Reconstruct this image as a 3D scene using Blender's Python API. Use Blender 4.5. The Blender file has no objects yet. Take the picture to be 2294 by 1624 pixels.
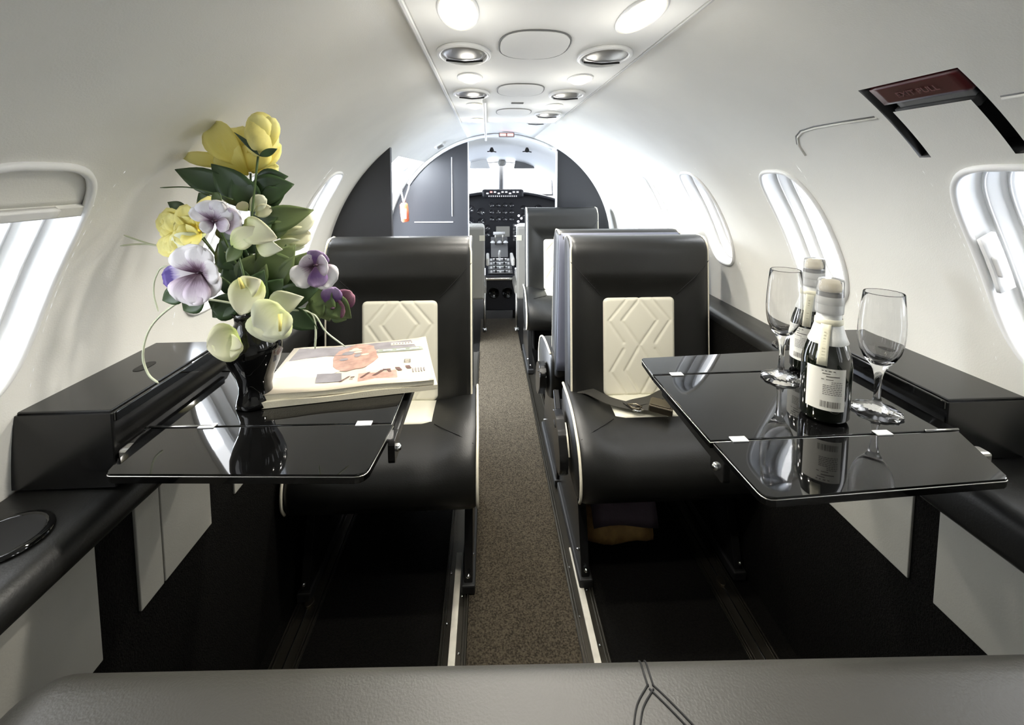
import bpy, bmesh, math, random
from mathutils import Vector, Matrix
random.seed(4)
C = bpy.context.scene.collection
pi = math.pi
R = math.radians

# ---------------------------------------------------------------- camera, world, lights, exposure
cam_d = bpy.data.cameras.new('camera')
cam = bpy.data.objects.new('camera', cam_d); C.objects.link(cam)
cam.location = (-.09, 0, 1.17)
cam.rotation_euler = (R(90 - 4.5), 0, R(-3.15))
cam_d.sensor_fit = 'HORIZONTAL'; cam_d.sensor_width = 36
cam_d.lens = 36 * 1000 / 2294
cam_d.shift_y = -(812 - 474) / 2294
cam_d.clip_start = .01
bpy.context.scene.camera = cam

W = bpy.data.worlds.new('daylight'); bpy.context.scene.world = W
W.use_nodes = True
nt = W.node_tree
bg = nt.nodes['Background']
tc = nt.nodes.new('ShaderNodeTexCoord'); sx = nt.nodes.new('ShaderNodeSeparateXYZ')
cr = nt.nodes.new('ShaderNodeValToRGB')
mr = nt.nodes.new('ShaderNodeMapRange'); mr.inputs[1].default_value = -1; mr.inputs[2].default_value = 1
nt.links.new(tc.outputs['Generated'], sx.inputs[0]); nt.links.new(sx.outputs[2], mr.inputs[0])
nt.links.new(mr.outputs[0], cr.inputs[0]); nt.links.new(cr.outputs[0], bg.inputs[0])
cr.color_ramp.elements[0].position = .30; cr.color_ramp.elements[0].color = (.62, .72, .90, 1)
cr.color_ramp.elements[1].position = .55; cr.color_ramp.elements[1].color = (.96, .98, 1, 1)
bg.inputs[1].default_value = 5.0

vs = bpy.context.scene.view_settings
vs.view_transform = 'Standard'; vs.look = 'None'; vs.gamma = 1; vs.use_curve_mapping = False
vs.exposure = 0.78

def lamp(name, kind, loc, energy, col=(1, 1, 1), size=.1, size_y=None, target=None, portal=False):
    l = bpy.data.lights.new(name, kind); l.energy = energy; l.color = col
    if kind == 'AREA':
        l.size = size
        if size_y: l.shape = 'RECTANGLE'; l.size_y = size_y
        if portal: l.cycles.is_portal = True
    elif kind in ('POINT', 'SPOT'):
        l.shadow_soft_size = size
        if kind == 'SPOT': l.spot_size = R(150); l.spot_blend = .6
    o = bpy.data.objects.new(name, l); C.objects.link(o); o.location = loc
    if target is not None:
        o.rotation_euler = (Vector(target) - Vector(loc)).to_track_quat('-Z', 'Y').to_euler()
    return o
# daylight standing outside the open entrance door
lamp('door_daylight', 'AREA', (-2.0, 2.55, 1.45), 240, (.82, .9, 1), 1.3, 1.3, (0, 2.0, .7))

# ---------------------------------------------------------------- materials
MATS = {}
def mat(name, col, rough=.5, metal=0, spec=.5, bump=0, bscale=200, bdist=.001, var=0, vscale=8, coat=0, emit=None, estr=0, sheen=0, trans=0, ior=1.5, col2=None):
    m = bpy.data.materials.new(name); m.use_nodes = True
    n = m.node_tree; p = n.nodes['Principled BSDF']
    p.inputs['Base Color'].default_value = (*col, 1)
    p.inputs['Roughness'].default_value = rough
    p.inputs['Metallic'].default_value = metal
    p.inputs['Specular IOR Level'].default_value = spec
    p.inputs['Coat Weight'].default_value = coat
    p.inputs['Coat Roughness'].default_value = .02
    p.inputs['IOR'].default_value = ior
    p.inputs['Transmission Weight'].default_value = trans
    p.inputs['Sheen Weight'].default_value = sheen
    if emit:
        p.inputs['Emission Color'].default_value = (*emit, 1); p.inputs['Emission Strength'].default_value = estr
    t = n.nodes.new('ShaderNodeTexCoord')
    if var or col2:
        z = n.nodes.new('ShaderNodeTexNoise'); z.inputs['Scale'].default_value = vscale; z.inputs['Detail'].default_value = 6
        n.links.new(t.outputs['Object'], z.inputs['Vector'])
        r = n.nodes.new('ShaderNodeValToRGB')
        c2 = col2 or tuple(max(0, c * (1 - var)) for c in col)
        r.color_ramp.elements[0].position = .36; r.color_ramp.elements[0].color = (*c2, 1)
        r.color_ramp.elements[1].position = .62; r.color_ramp.elements[1].color = (*col, 1)
        n.links.new(z.outputs['Fac'], r.inputs[0]); n.links.new(r.outputs[0], p.inputs['Base Color'])
    if bump:
        z = n.nodes.new('ShaderNodeTexNoise'); z.inputs['Scale'].default_value = bscale; z.inputs['Detail'].default_value = 4
        n.links.new(t.outputs['Object'], z.inputs['Vector'])
        b = n.nodes.new('ShaderNodeBump'); b.inputs['Strength'].default_value = bump; b.inputs['Distance'].default_value = bdist
        n.links.new(z.outputs['Fac'], b.inputs['Height']); n.links.new(b.outputs[0], p.inputs['Normal'])
    MATS[name] = m
    return m
def ramp_mat(name, stops, rough=.55, vein=0, sheen=.2):
    """petal material: colour runs along the petal (uv.y)"""
    m = bpy.data.materials.new(name); m.use_nodes = True
    n = m.node_tree; p = n.nodes['Principled BSDF']; p.inputs['Roughness'].default_value = rough
    p.inputs['Subsurface Weight'].default_value = .0
    uv = n.nodes.new('ShaderNodeUVMap'); uv.uv_map = 'UVMap'
    s = n.nodes.new('ShaderNodeSeparateXYZ'); n.links.new(uv.outputs[0], s.inputs[0])
    nz = n.nodes.new('ShaderNodeTexNoise'); nz.inputs['Scale'].default_value = 9
    mp = n.nodes.new('ShaderNodeMapping'); mp.inputs['Scale'].default_value = (3, .5, 1)
    n.links.new(uv.outputs[0], mp.inputs[0]); n.links.new(mp.outputs[0], nz.inputs['Vector'])
    a = n.nodes.new('ShaderNodeMath'); a.operation = 'MULTIPLY_ADD'; a.inputs[1].default_value = .25; a.inputs[2].default_value = -.125
    n.links.new(nz.outputs['Fac'], a.inputs[0])
    ad = n.nodes.new('ShaderNodeMath'); ad.operation = 'ADD'
    n.links.new(s.outputs[1], ad.inputs[0]); n.links.new(a.outputs[0], ad.inputs[1])
    r = n.nodes.new('ShaderNodeValToRGB'); e = r.color_ramp.elements
    e[0].position = stops[0][0]; e[0].color = (*stops[0][1], 1)
    e[1].position = stops[-1][0]; e[1].color = (*stops[-1][1], 1)
    for q, c in stops[1:-1]:
        k = e.new(q); k.color = (*c, 1)
    n.links.new(ad.outputs[0], r.inputs[0]); n.links.new(r.outputs[0], p.inputs['Base Color'])
    MATS[name] = m
    return m

M = MATS
mat('wall_cloth', (.80, .79, .74), .75, bump=.25, bscale=420, var=.07, vscale=3)
mat('ceiling_white', (.86, .86, .84), .6, bump=.1, bscale=300)
mat('frame_white', (.85, .85, .84), .35)
mat('reveal_grey', (.55, .55, .54), .45)
mat('black_leather', (.007, .007, .006), .42, bump=.35, bscale=330, bdist=.0006, var=.2, vscale=20, spec=.6)
mat('bench_leather', (.042, .040, .034), .45, bump=.5, bscale=420, bdist=.0006, spec=.6)
mat('bluelit_leather', (.16, .17, .22), .5, bump=.3, bscale=300, bdist=.0006)  # black leather with the bluish door light put into its colour
mat('seam_black', (.004, .004, .004), .7)
mat('cream_leather', (.72, .69, .57), .5, bump=.2, bscale=250, bdist=.0006)
mat('piping_cream', (.82, .77, .62), .5)
mat('panel_cream', (.34, .33, .29), .7, bump=.2, bscale=350, var=.12, vscale=6)
mat('panel_cream_lower', (.34, .33, .29), .7, bump=.2, bscale=350, var=.12, vscale=6)
mat('black_carpet', (.006, .0055, .0045), .95, bump=1, bscale=380, bdist=.004, var=.6, vscale=180, spec=.1)
mat('aisle_carpet', (.085, .070, .048), .95, bump=1, bscale=320, bdist=.005, col2=(.022, .018, .012), vscale=230, spec=.15)
mat('gloss_black', (.003, .003, .003), .03, spec=.55)
mat('satin_black', (.008, .008, .008), .22, spec=.5)
mat('matt_black', (.006, .006, .006), .6)
mat('bulkhead', (.025, .026, .03), .45, bump=.2, bscale=300, bdist=.0006)
mat('dark_metal', (.05, .045, .035), .35, metal=.8, bump=.2, bscale=60)
mat('chrome', (.75, .75, .74), .15, metal=1)
mat('brushed', (.5, .49, .46), .35, metal=1)
mat('bronze', (.22, .19, .14), .35, metal=1)
mat('strip_cream', (.62, .59, .5), .6, var=.15, vscale=40)
mat('grey_bowl', (.33, .32, .30), .3, metal=.6)
mat('light_lens', (1, .95, .8), .4, emit=(1, .88, .30), estr=1.6)
mat('glare_lens', (1, 1, 1), .4, emit=(.85, .92, 1), estr=150)  # lens of the lamp added for the entrance glare
mat('red_cover', (.06, .004, .005), .3, var=.3, vscale=10)
mat('red_lit', (.6, .05, .05), .4, emit=(1, .25, .22), estr=2.5)
mat('orange_tag', (.75, .17, .07), .5, var=.3, vscale=50)
mat('white_cord', (.85, .85, .83), .6)
mat('strap', (.035, .033, .028), .55, bump=.5, bscale=400)
mat('brown_leather', (.68, .42, .15), .4, bump=.4, bscale=60, bdist=.004, var=.5, vscale=16)
mat('purple_cloth', (.16, .12, .15), .8, bump=.4, bscale=90, bdist=.003)
mat('bottle_glass', (.004, .006, .003), .04, spec=.8, coat=.6)
mat('foil', (.72, .72, .68), .38, bump=.3, bscale=90, bdist=.002)
mat('cork', (.66, .58, .40), .7)
mat('paper', (.80, .78, .70), .55)
mat('neck_paper', (.70, .67, .52), .5)
mat('ink', (.12, .11, .09), .6)
mat('ink_brown', (.09, .04, .03), .6)
mat('cover_paper', (.58, .51, .40), .3, coat=.15)
mat('cover_pink', (.46, .28, .22), .35, var=.35, vscale=60)
mat('cover_grey', (.25, .23, .24), .35, var=.3, vscale=30)
mat('cover_white', (.70, .69, .66), .35)
mat('cover_green', (.28, .31, .25), .35, var=.3, vscale=60)
mat('page_edge', (.66, .61, .47), .7, bump=.6, bscale=500)
mat('stem_green', (.06, .10, .03), .5)
mat('grass_pale', (.62, .66, .48), .5)
ramp_mat('leaf_dark', [(0, (.02, .045, .015)), (.5, (.03, .065, .02)), (1, (.05, .09, .035))], .4)
ramp_mat('leaf_mid', [(0, (.06, .10, .03)), (.5, (.11, .16, .055)), (1, (.16, .2, .08))], .45)
ramp_mat('yellow_petal', [(0, (.78, .60, .06)), (.5, (.92, .80, .20)), (1, (.95, .88, .36))])
ramp_mat('cream_petal', [(0, (.45, .55, .16)), (.35, (.80, .80, .45)), (1, (.86, .82, .60))])
ramp_mat('pale_petal', [(0, (.55, .60, .25)), (.5, (.80, .82, .55)), (1, (.84, .84, .66))])
ramp_mat('pansy_white', [(0, (.04, .01, .025)), (.20, (.07, .02, .05)), (.36, (.38, .28, .36)), (.52, (.82, .78, .80)), (1, (.90, .87, .87))])
ramp_mat('pansy_tip', [(0, (.75, .68, .70)), (.5, (.86, .82, .86)), (.66, (.5, .42, .7)), (.75, (.10, .06, .30)), (1, (.09, .05, .27))])
ramp_mat('pansy_lilac', [(0, (.05, .012, .03)), (.22, (.10, .05, .08)), (.42, (.42, .32, .42)), (.68, (.70, .60, .70)), (1, (.88, .84, .86))])
ramp_mat('pansy_purple', [(0, (.12, .04, .12)), (.5, (.17, .08, .25)), (1, (.45, .33, .52))])
ramp_mat('pansy_wine', [(0, (.08, .02, .06)), (.6, (.14, .03, .09)), (1, (.42, .2, .26))])
mat('bud_yellow', (.86, .76, .24), .5, var=.12, vscale=90)
mat('instrument', (.012, .013, .018), .5)
mat('panel_grey', (.16, .16, .16), .5)
mat('gauge_face', (.03, .03, .035), .15)
mat('white_paint', (.8, .8, .8), .5)
mat('sheepskin', (.8, .79, .76), .9, bump=1, bscale=90, bdist=.01)
mat('seat_beige', (.30, .29, .26), .6)
mat('annunciator', (.5, .5, .5), .4, emit=(.9, .9, 1), estr=.8)
# thin clear glass (window panes)
def glass_sheet():
    m = bpy.data.materials.new('pane_glass'); m.use_nodes = True; n = m.node_tree
    n.nodes.remove(n.nodes['Principled BSDF'])
    tr = n.nodes.new('ShaderNodeBsdfTransparent'); gl = n.nodes.new('ShaderNodeBsdfGlossy'); gl.inputs['Roughness'].default_value = .02
    mx = n.nodes.new('ShaderNodeMixShader'); fr = n.nodes.new('ShaderNodeFresnel'); fr.inputs[0].default_value = 1.3
    n.links.new(fr.outputs[0], mx.inputs[0]); n.links.new(tr.outputs[0], mx.inputs[1]); n.links.new(gl.outputs[0], mx.inputs[2])
    n.links.new(mx.outputs[0], n.nodes['Material Output'].inputs[0])
    MATS['pane_glass'] = m
glass_sheet()
mat('clear_glass', (1, 1, 1), .0, trans=1, ior=1.28, spec=.9)
mat('clear_plastic', (.95, .95, .95), .08, trans=.85, ior=1.3)

# ---------------------------------------------------------------- helpers
def link(name, me, m, parent=None, smooth=False):
    if smooth:
        for p in me.polygons: p.use_smooth = True
    o = bpy.data.objects.new(name, me); C.objects.link(o)
    if m is not None: me.materials.append(M[m] if isinstance(m, str) else m)
    if parent is not None: o.parent = parent
    return o
def pydata(name, v, f, m, parent=None, smooth=False, uvs=None):
    me = bpy.data.meshes.new(name); me.from_pydata([tuple(x) for x in v], [], f); me.update()
    if uvs:
        ul = me.uv_layers.new(name='UVMap')
        for l in me.loops: ul.data[l.index].uv = uvs[l.vertex_index]
    return link(name, me, m, parent, smooth)
def tag(o, label=None, cat=None, group=None, kind=None):
    if label: o['label'] = label
    if cat: o['category'] = cat
    if group: o['group'] = group
    if kind: o['kind'] = kind
    return o
def thing(name, label, cat, loc=(0, 0, 0), rz=0, group=None):
    o = bpy.data.objects.new(name, None); C.objects.link(o); o.location = loc; o.rotation_euler = (0, 0, rz)
    o.empty_display_size = .05
    return tag(o, label, cat, group)
def struct(o): o['kind'] = 'structure'; return o
def children(o): return [c for c in C.objects if c.parent == o]
def copy_tree(o, parent=None):
    c = o.copy(); C.objects.link(c); c.parent = parent
    for ch in children(o): copy_tree(ch, c)
    return c
def bm_box(bm, x0, x1, y0, y1, z0, z1, bev=0, seg=2):
    r = bmesh.ops.create_cube(bm, size=1)
    vs_ = r['verts']
    for v in vs_:
        v.co = Vector((x0 + (v.co.x + .5) * (x1 - x0), y0 + (v.co.y + .5) * (y1 - y0), z0 + (v.co.z + .5) * (z1 - z0)))
    if bev:
        es = list({e for v in vs_ for e in v.link_edges})
        bmesh.ops.bevel(bm, geom=es, offset=bev, segments=seg, profile=.5, affect='EDGES')
def fin(name, bm, m, parent=None, smooth=False):
    bmesh.ops.recalc_face_normals(bm, faces=bm.faces)
    me = bpy.data.meshes.new(name); bm.to_mesh(me); bm.free()
    return link(name, me, m, parent, smooth)
def box(name, x0, x1, y0, y1, z0, z1, m, parent=None, bev=0, seg=2, smooth=False):
    bm = bmesh.new(); bm_box(bm, min(x0, x1), max(x0, x1), min(y0, y1), max(y0, y1), min(z0, z1), max(z0, z1), bev, seg)
    return fin(name, bm, m, parent, smooth)
def rrect(x0, x1, y0, y1, r, n=5):
    pts = []
    for cx, cy, a0 in ((x1 - r, y1 - r, 0), (x0 + r, y1 - r, 90), (x0 + r, y0 + r, 180), (x1 - r, y0 + r, 270)):
        for i in range(n + 1):
            a = R(a0 + 90 * i / n); pts.append((cx + r * math.cos(a), cy + r * math.sin(a)))
    return pts
def plate(name, pts, z0, z1, m, parent=None, bev=0, plane='xy'):
    """extrude a 2-D outline; plane xy -> z, xz -> y, yz -> x"""
    f = {'xy': lambda a, b, c: (a, b, c), 'xz': lambda a, b, c: (a, c, b), 'yz': lambda a, b, c: (c, a, b)}[plane]
    bm = bmesh.new()
    lo = [bm.verts.new(f(a, b, z0)) for a, b in pts]; hi = [bm.verts.new(f(a, b, z1)) for a, b in pts]
    bm.faces.new(lo[::-1]); bm.faces.new(hi)
    n = len(pts)
    for i in range(n): bm.faces.new((lo[i], lo[(i + 1) % n], hi[(i + 1) % n], hi[i]))
    if bev:
        es = [e for e in bm.edges if (e.verts[0] in hi and e.verts[1] in hi) or (e.verts[0] in lo and e.verts[1] in lo)]
        bmesh.ops.bevel(bm, geom=es, offset=bev, segments=2, profile=.5, affect='EDGES')
    return fin(name, bm, m, parent)
def tube_data(pts, rad, n=8, closed=False):
    pts = [Vector(p) for p in pts]; k = len(pts)
    rads = rad if isinstance(rad, (list, tuple)) else [rad] * k
    v, f = [], []
    up = Vector((0, 0, 1)); prev = None
    for i, p in enumerate(pts):
        if closed: t = pts[(i + 1) % k] - pts[i - 1]
        else: t = pts[min(i + 1, k - 1)] - pts[max(i - 1, 0)]
        if t.length < 1e-9: t = Vector((0, 0, 1))
        t.normalize()
        if prev is None:
            a = up if abs(t.dot(up)) < .9 else Vector((1, 0, 0))
            prev = (a - t * a.dot(t)).normalized()
        else:
            prev = (prev - t * prev.dot(t)).normalized()
        b = t.cross(prev)
        for j in range(n):
            an = 2 * pi * j / n
            v.append(p + (prev * math.cos(an) + b * math.sin(an)) * rads[i])
    for i in range(k if closed else k - 1):
        for j in range(n):
            a, b_ = i * n + j, i * n + (j + 1) % n
            c, d = ((i + 1) % k) * n + (j + 1) % n, ((i + 1) % k) * n + j
            f.append((a, b_, c, d))
    if not closed:
        f.append(tuple(range(n - 1, -1, -1))); f.append(tuple((k - 1) * n + j for j in range(n)))
    return v, f
def tube(name, pts, rad, m, parent=None, n=8, closed=False):
    v, f = tube_data(pts, rad, n, closed)
    return pydata(name, v, f, m, parent, True)
def spline(pts, n=6):
    """Catmull-Rom through points"""
    P = [Vector(p) for p in pts]; P = [P[0] * 2 - P[1]] + P + [P[-1] * 2 - P[-2]]
    out = []
    for i in range(1, len(P) - 2):
        for j in range(n):
            t = j / n; a, b, c, d = P[i - 1], P[i], P[i + 1], P[i + 2]
            out.append(.5 * ((2 * b) + (c - a) * t + (2 * a - 5 * b + 4 * c - d) * t * t + (3 * b - a - 3 * c + d) * t ** 3))
    out.append(P[-2]); return out
def lathe(name, prof, m, parent=None, n=32, loc=(0, 0, 0), a0=0, a1=360, wob=None):
    full = a1 - a0 >= 360; v, f = [], []
    cnt = n if full else n + 1
    for i in range(cnt):
        a = R(a0 + (a1 - a0) * i / n)
        for j, (r, z) in enumerate(prof):
            rr = r * (1 + (wob(a, z) if wob else 0))
            v.append((loc[0] + rr * math.cos(a), loc[1] + rr * math.sin(a), loc[2] + z))
    k = len(prof)
    for i in range(n):
        i2 = (i + 1) % cnt
        for j in range(k - 1):
            f.append((i * k + j, i2 * k + j, i2 * k + j + 1, i * k + j + 1))
    me = bpy.data.meshes.new(name); me.from_pydata(v, [], f)
    bm = bmesh.new(); bm.from_mesh(me); bmesh.ops.remove_doubles(bm, verts=bm.verts, dist=1e-6)
    bmesh.ops.recalc_face_normals(bm, faces=bm.faces); bm.to_mesh(me); bm.free()
    return link(name, me, m, parent, True)
def solid(o, t, off=-1):
    md = o.modifiers.new('thick', 'SOLIDIFY'); md.thickness = t; md.offset = off; return o

# ---------------------------------------------------------------- fuselage section
RC, ZC = .76, .70            # cabin radius and centre height
def S(side, y, a, r=RC):     # point of the curved wall; a in degrees above the horizontal
    return (side * r * math.cos(R(a)), y, ZC + r * math.sin(R(a)))
WA0, WA1 = 11.0, 41.0        # window cell in degrees
Y0, Y1 = -.65, 3.06

def oval(y0, y1, a0, a1, n=40, p=3.2):
    """rounded-rectangle loop in (y, a)"""
    out = []
    for i in range(n):
        t = 2 * pi * i / n; c, s = math.cos(t), math.sin(t)
        out.append(((y0 + y1) / 2 + (y1 - y0) / 2 * math.copysign(abs(c) ** (2 / p), c),
                    (a0 + a1) / 2 + (a1 - a0) / 2 * math.copysign(abs(s) ** (2 / p), s)))
    return out
def rect_loop(y0, y1, a0, a1, n=40):
    out = []
    cy, ca = (y0 + y1) / 2, (a0 + a1) / 2
    for i in range(n):
        t = 2 * pi * i / n; c, s = math.cos(t), math.sin(t)
        k = 1 / max(abs(c), abs(s))
        out.append((cy + (y1 - y0) / 2 * c * k, ca + (a1 - a0) / 2 * s * k))
    return out

def make_wall(name, side, wins, skips):
    """wins: (ya, yb) window cells; skips: (ya, yb, a0, a1) cut-outs"""
    A = [-5 + 2 * i for i in range(8)] + [11 + 1.5 * i for i in range(1, 21)] + [41 + 1.0 * i for i in range(1, 34)]
    ys = {Y0, Y1}
    for w in wins: ys |= set(w)
    for s in skips: ys |= {s[0], s[1]}
    ys = sorted(ys); yy = []
    for a, b in zip(ys, ys[1:]):
        n = max(1, int((b - a) / .12))
        yy += [a + (b - a) * i / n for i in range(n)]
    yy.append(ys[-1])
    v, f, idx = [], [], {}
    def V(y, a):
        k = (round(y, 5), round(a, 5))
        if k not in idx: idx[k] = len(v); v.append(S(side, y, a))
        return idx[k]
    for y_a, y_b in zip(yy, yy[1:]):
        for a_a, a_b in zip(A, A[1:]):
            ym, am = (y_a + y_b) / 2, (a_a + a_b) / 2
            if any(w[0] < ym < w[1] and WA0 < am < WA1 for w in wins): continue
            if any(s[0] < ym < s[1] and s[2] < am < s[3] for s in skips): continue
            f.append((V(y_a, a_a), V(y_b, a_a), V(y_b, a_b), V(y_a, a_b)))
    for w in wins:
        if w[1] - w[0] < .2: m = .012
        else: m = .015
        n = 80
        o = rect_loop(w[0], w[1], WA0, WA1, n); i_ = oval(w[0] + m, w[1] - m, WA0 + 1.6, WA1 - 1.6, n)
        rings = 4; base = len(v)
        for k in range(rings + 1):
            t = k / rings
            for (p, q) in zip(o, i_): v.append(S(side, p[0] + (q[0] - p[0]) * t, p[1] + (q[1] - p[1]) * t))
        for k in range(rings):
            for j in range(n):
                j2 = (j + 1) % n
                f.append((base + k * n + j, base + k * n + j2, base + (k + 1) * n + j2, base + (k + 1) * n + j))
    if side > 0: f = [tuple(reversed(q)) for q in f]
    me = bpy.data.meshes.new(name); me.from_pydata(v, [], f)
    bm = bmesh.new(); bm.from_mesh(me)
    bmesh.ops.remove_doubles(bm, verts=bm.verts, dist=1e-5)
    me2 = me; bm.normal_update()
    # normals towards the cabin axis
    fl = [q for q in bm.faces if q.normal.dot(Vector((0, q.calc_center_median().y, ZC)) - q.calc_center_median()) < 0]
    bmesh.ops.reverse_faces(bm, faces=fl); bm.to_mesh(me); bm.free()
    o = struct(link(name, me, 'wall_cloth', None, True))
    me.normals_split_custom_set_from_vertices([Vector((-q.co.x, 0, ZC - q.co.z)).normalized() for q in me.vertices])
    return o
right_far = [.20, .665, 1.13, 1.60, 2.07, 2.54]
wr = [(.44, .665)] + [(q - .195, q) for q in right_far if q != .665] + [(-.27, -.075)]
slots = [(.512, .530, 41, 52), (.637, .655, 41, 52), (.530, .637, 48, 52)]
make_wall('wall_right', 1, wr, slots)
wl = [(.415, .650), (.94, 1.135), (1.435, 1.630), (0, .195), (-.47, -.275)]
make_wall('wall_left', -1, wl, [(2.15, 3.0, -5, 48)])

win_n = [0]
def make_window(side, w):
    win_n[0] += 1
    m = .015 if w[1] - w[0] > .2 else .012
    root = bpy.data.objects.new('window_%d' % win_n[0], None); C.objects.link(root)
    struct(root); root.location = S(side, (w[0] + w[1]) / 2, 26)
    inv = Vector(root.location)
    def ring(r, k): return [Vector(S(side, y, a, r)) - inv for y, a in oval(w[0] + m + k, w[1] - m - k, WA0 + 1.6 + k * 75, WA1 - 1.6 - k * 75, 64)]
    tube('window_frame', ring(RC - .001, 0), .0055, 'frame_white', root, 8, True)
    # reveal: shallow funnel with two steps, then the pane
    loops = [ring(RC + .0, 0), ring(RC + .03, .006), ring(RC + .034, .016), ring(RC + .052, .020), ring(RC + .056, .032), ring(RC + .075, .034)]
    v = [p for l in loops for p in l]; n = 64; f = []
    for k in range(len(loops) - 1):
        for j in range(n):
            q = (k * n + j, k * n + (j + 1) % n, (k + 1) * n + (j + 1) % n, (k + 1) * n + j)
            f.append(q)
    pydata('reveal', v, f, 'frame_white', root, True)
    for rr, k in ((RC + .032, .013), (RC + .054, .028)):
        tube('seal', ring(rr, k), .0022, 'reveal_grey', root, 6, True)
    lp = ring(RC + .06, .030)
    pydata('pane', lp, [tuple(range(64)) if side < 0 else tuple(range(63, -1, -1))], 'pane_glass', root)
    c = S(side, (w[0] + w[1]) / 2, 26, RC + .10)
    lamp('window_portal', 'AREA', c, 1, size=w[1] - w[0] - .03, size_y=.36, target=(0, (w[0] + w[1]) / 2, ZC), portal=True)
    return root
WR = [make_window(1, w) for w in sorted(wr)]
WL = [make_window(-1, w) for w in sorted(wl)]

# shade drawn part-way down over the near left window
shade = [w for w in WL if abs(w.location.y - .5325) < .01][0]
o0 = Vector(shade.location)
def sheet(name, side, ya, yb, a0, a1, r0, r1, m, parent, off, ny=10, na=8, corner=0):
    v, f = [], []
    for rr in (r0, r1):
        for i in range(ny + 1):
            for j in range(na + 1):
                y = ya + (yb - ya) * i / ny; a = a0 + (a1 - a0) * j / na
                if corner:
                    e = min(y - ya, yb - y) / (yb - ya) * 2
                    a = a0 + (a1 - corner * (1 - min(1, e * 3)) ** 2 - a0) * j / na
                v.append(Vector(S(side, y, a, rr)) - off)
    K = (ny + 1) * (na + 1); g = lambda s, i, j: s * K + i * (na + 1) + j
    for i in range(ny):
        for j in range(na):
            f.append((g(0, i, j), g(0, i + 1, j), g(0, i + 1, j + 1), g(0, i, j + 1)))
            f.append((g(1, i, j), g(1, i, j + 1), g(1, i + 1, j + 1), g(1, i + 1, j)))
    for i in range(ny):
        f.append((g(0, i, 0), g(1, i, 0), g(1, i + 1, 0), g(0, i + 1, 0))); f.append((g(0, i, na), g(0, i + 1, na), g(1, i + 1, na), g(1, i, na)))
    for j in range(na):
        f.append((g(0, 0, j), g(0, 0, j + 1), g(1, 0, j + 1), g(1, 0, j))); f.append((g(0, ny, j), g(1, ny, j), g(1, ny, j + 1), g(0, ny, j + 1)))
    bm = bmesh.new(); me = bpy.data.meshes.new(name); me.from_pydata([tuple(x) for x in v], [], f); bm.from_mesh(me)
    bmesh.ops.recalc_face_normals(bm, faces=bm.faces); bm.to_mesh(me); bm.free()
    return link(name, me, m, parent, True)
sheet('shade_panel', -1, .434, .632, 34.6, 39.2, RC + .004, RC + .012, 'wall_cloth', shade, o0)
sheet('shade_rail', -1, .430, .636, 33.4, 34.6, RC - .002, RC + .014, 'wall_cloth', shade, o0)
sheet('shade_handle', -1, .49, .58, 33.9, 34.8, RC - .010, RC - .002, 'frame_white', shade, o0)
# latch on the big right window
latch = thing('window_latch', 'white sliding latch in the reveal of the big right window', 'latch', S(1, .642, 26, RC + .01))
lo = Vector(latch.location)
sheet('latch_plate', 1, .634, .640, 22.5, 29.5, RC - .002, RC + .024, 'frame_white', latch, lo)
sheet('latch_grip', 1, .628, .634, 24.5, 27, RC + .002, RC + .012, 'frame_white', latch, lo)

# crown of the ceiling
v, f = [], []
ny = 30
for i in range(ny + 1):
    for j in range(13):
        v.append(S(1, Y0 + (Y1 - Y0) * i / ny, 73 + (107 - 73) * j / 12))
for i in range(ny):
    for j in range(12):
        a = i * 13 + j; f.append((a, a + 13, a + 14, a + 1))
ceil = struct(pydata('ceiling', v, f, 'ceiling_white', None, True))
ceil.data.flip_normals() if False else None
solid(ceil, .02, 1)
# centre panel carrying the lamps
tr = struct(box('trim_1', -.203, .213, -.6, 2.02, 1.408, 1.424, 'ceiling_white', None, .003))
CP = 1.408
struct(box('trim_2', -.209, -.203, -.6, 2.02, 1.404, 1.43, 'frame_white', None, .001))
struct(box('trim_3', .213, .217, -.6, 2.02, 1.406, 1.43, 'reveal_grey', None, .001))
# thin groove rail down the forward ceiling
rail = box('ceiling_rail', -.104, -.092, 1.40, 2.9, 1.396, 1.412, 'frame_white', None, .002)
tag(rail, 'thin grey-edged rail running along the forward ceiling beside the left lamps', 'rail')
box('rail_groove', -.101, -.099, 1.41, 2.89, 1.3945, 1.398, 'panel_grey', rail)
struct(box('wall_back', -.80, .80, -.68, -.64, 0, 1.5, 'wall_cloth'))

# ---- ceiling lamps, bowls, speakers
def ellipse(cx, cy, rx, ry, n=28, p=2):
    return [(cx + rx * math.copysign(abs(math.cos(2 * pi * i / n)) ** (2 / p), math.cos(2 * pi * i / n)),
             cy + ry * math.copysign(abs(math.sin(2 * pi * i / n)) ** (2 / p), math.sin(2 * pi * i / n))) for i in range(n)]
def dome(name, rx, ry, h, m, parent, inv=1, n=28, k=4):
    v, f = [], []
    for j in range(k):
        t = j / k; r = math.cos(t * pi / 2)
        for i in range(n):
            a = 2 * pi * i / n
            v.append((rx * r * math.cos(a), ry * r * math.sin(a), -h * math.sin(t * pi / 2) * inv))
    v.append((0, 0, -h * inv))
    for j in range(k - 1):
        for i in range(n):
            f.append((j * n + i, j * n + (i + 1) % n, (j + 1) * n + (i + 1) % n, (j + 1) * n + i))
    for i in range(n): f.append(((k - 1) * n + i, (k - 1) * n + (i + 1) % n, k * n))
    return pydata(name, v, f, m, parent, True)
def make_lamp(ry):
    t = thing('ceiling_light', 'x', 'ceiling light', group='oval ceiling lights in the cabin roof')
    dome('lens', .026, ry, .012, 'light_lens', t)
    tube('rim', [(.028 * math.cos(2 * pi * i / 28), (ry + .002) * math.sin(2 * pi * i / 28), -.001) for i in range(28)], .0028, 'frame_white', t, 6, True)
    return t
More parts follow.
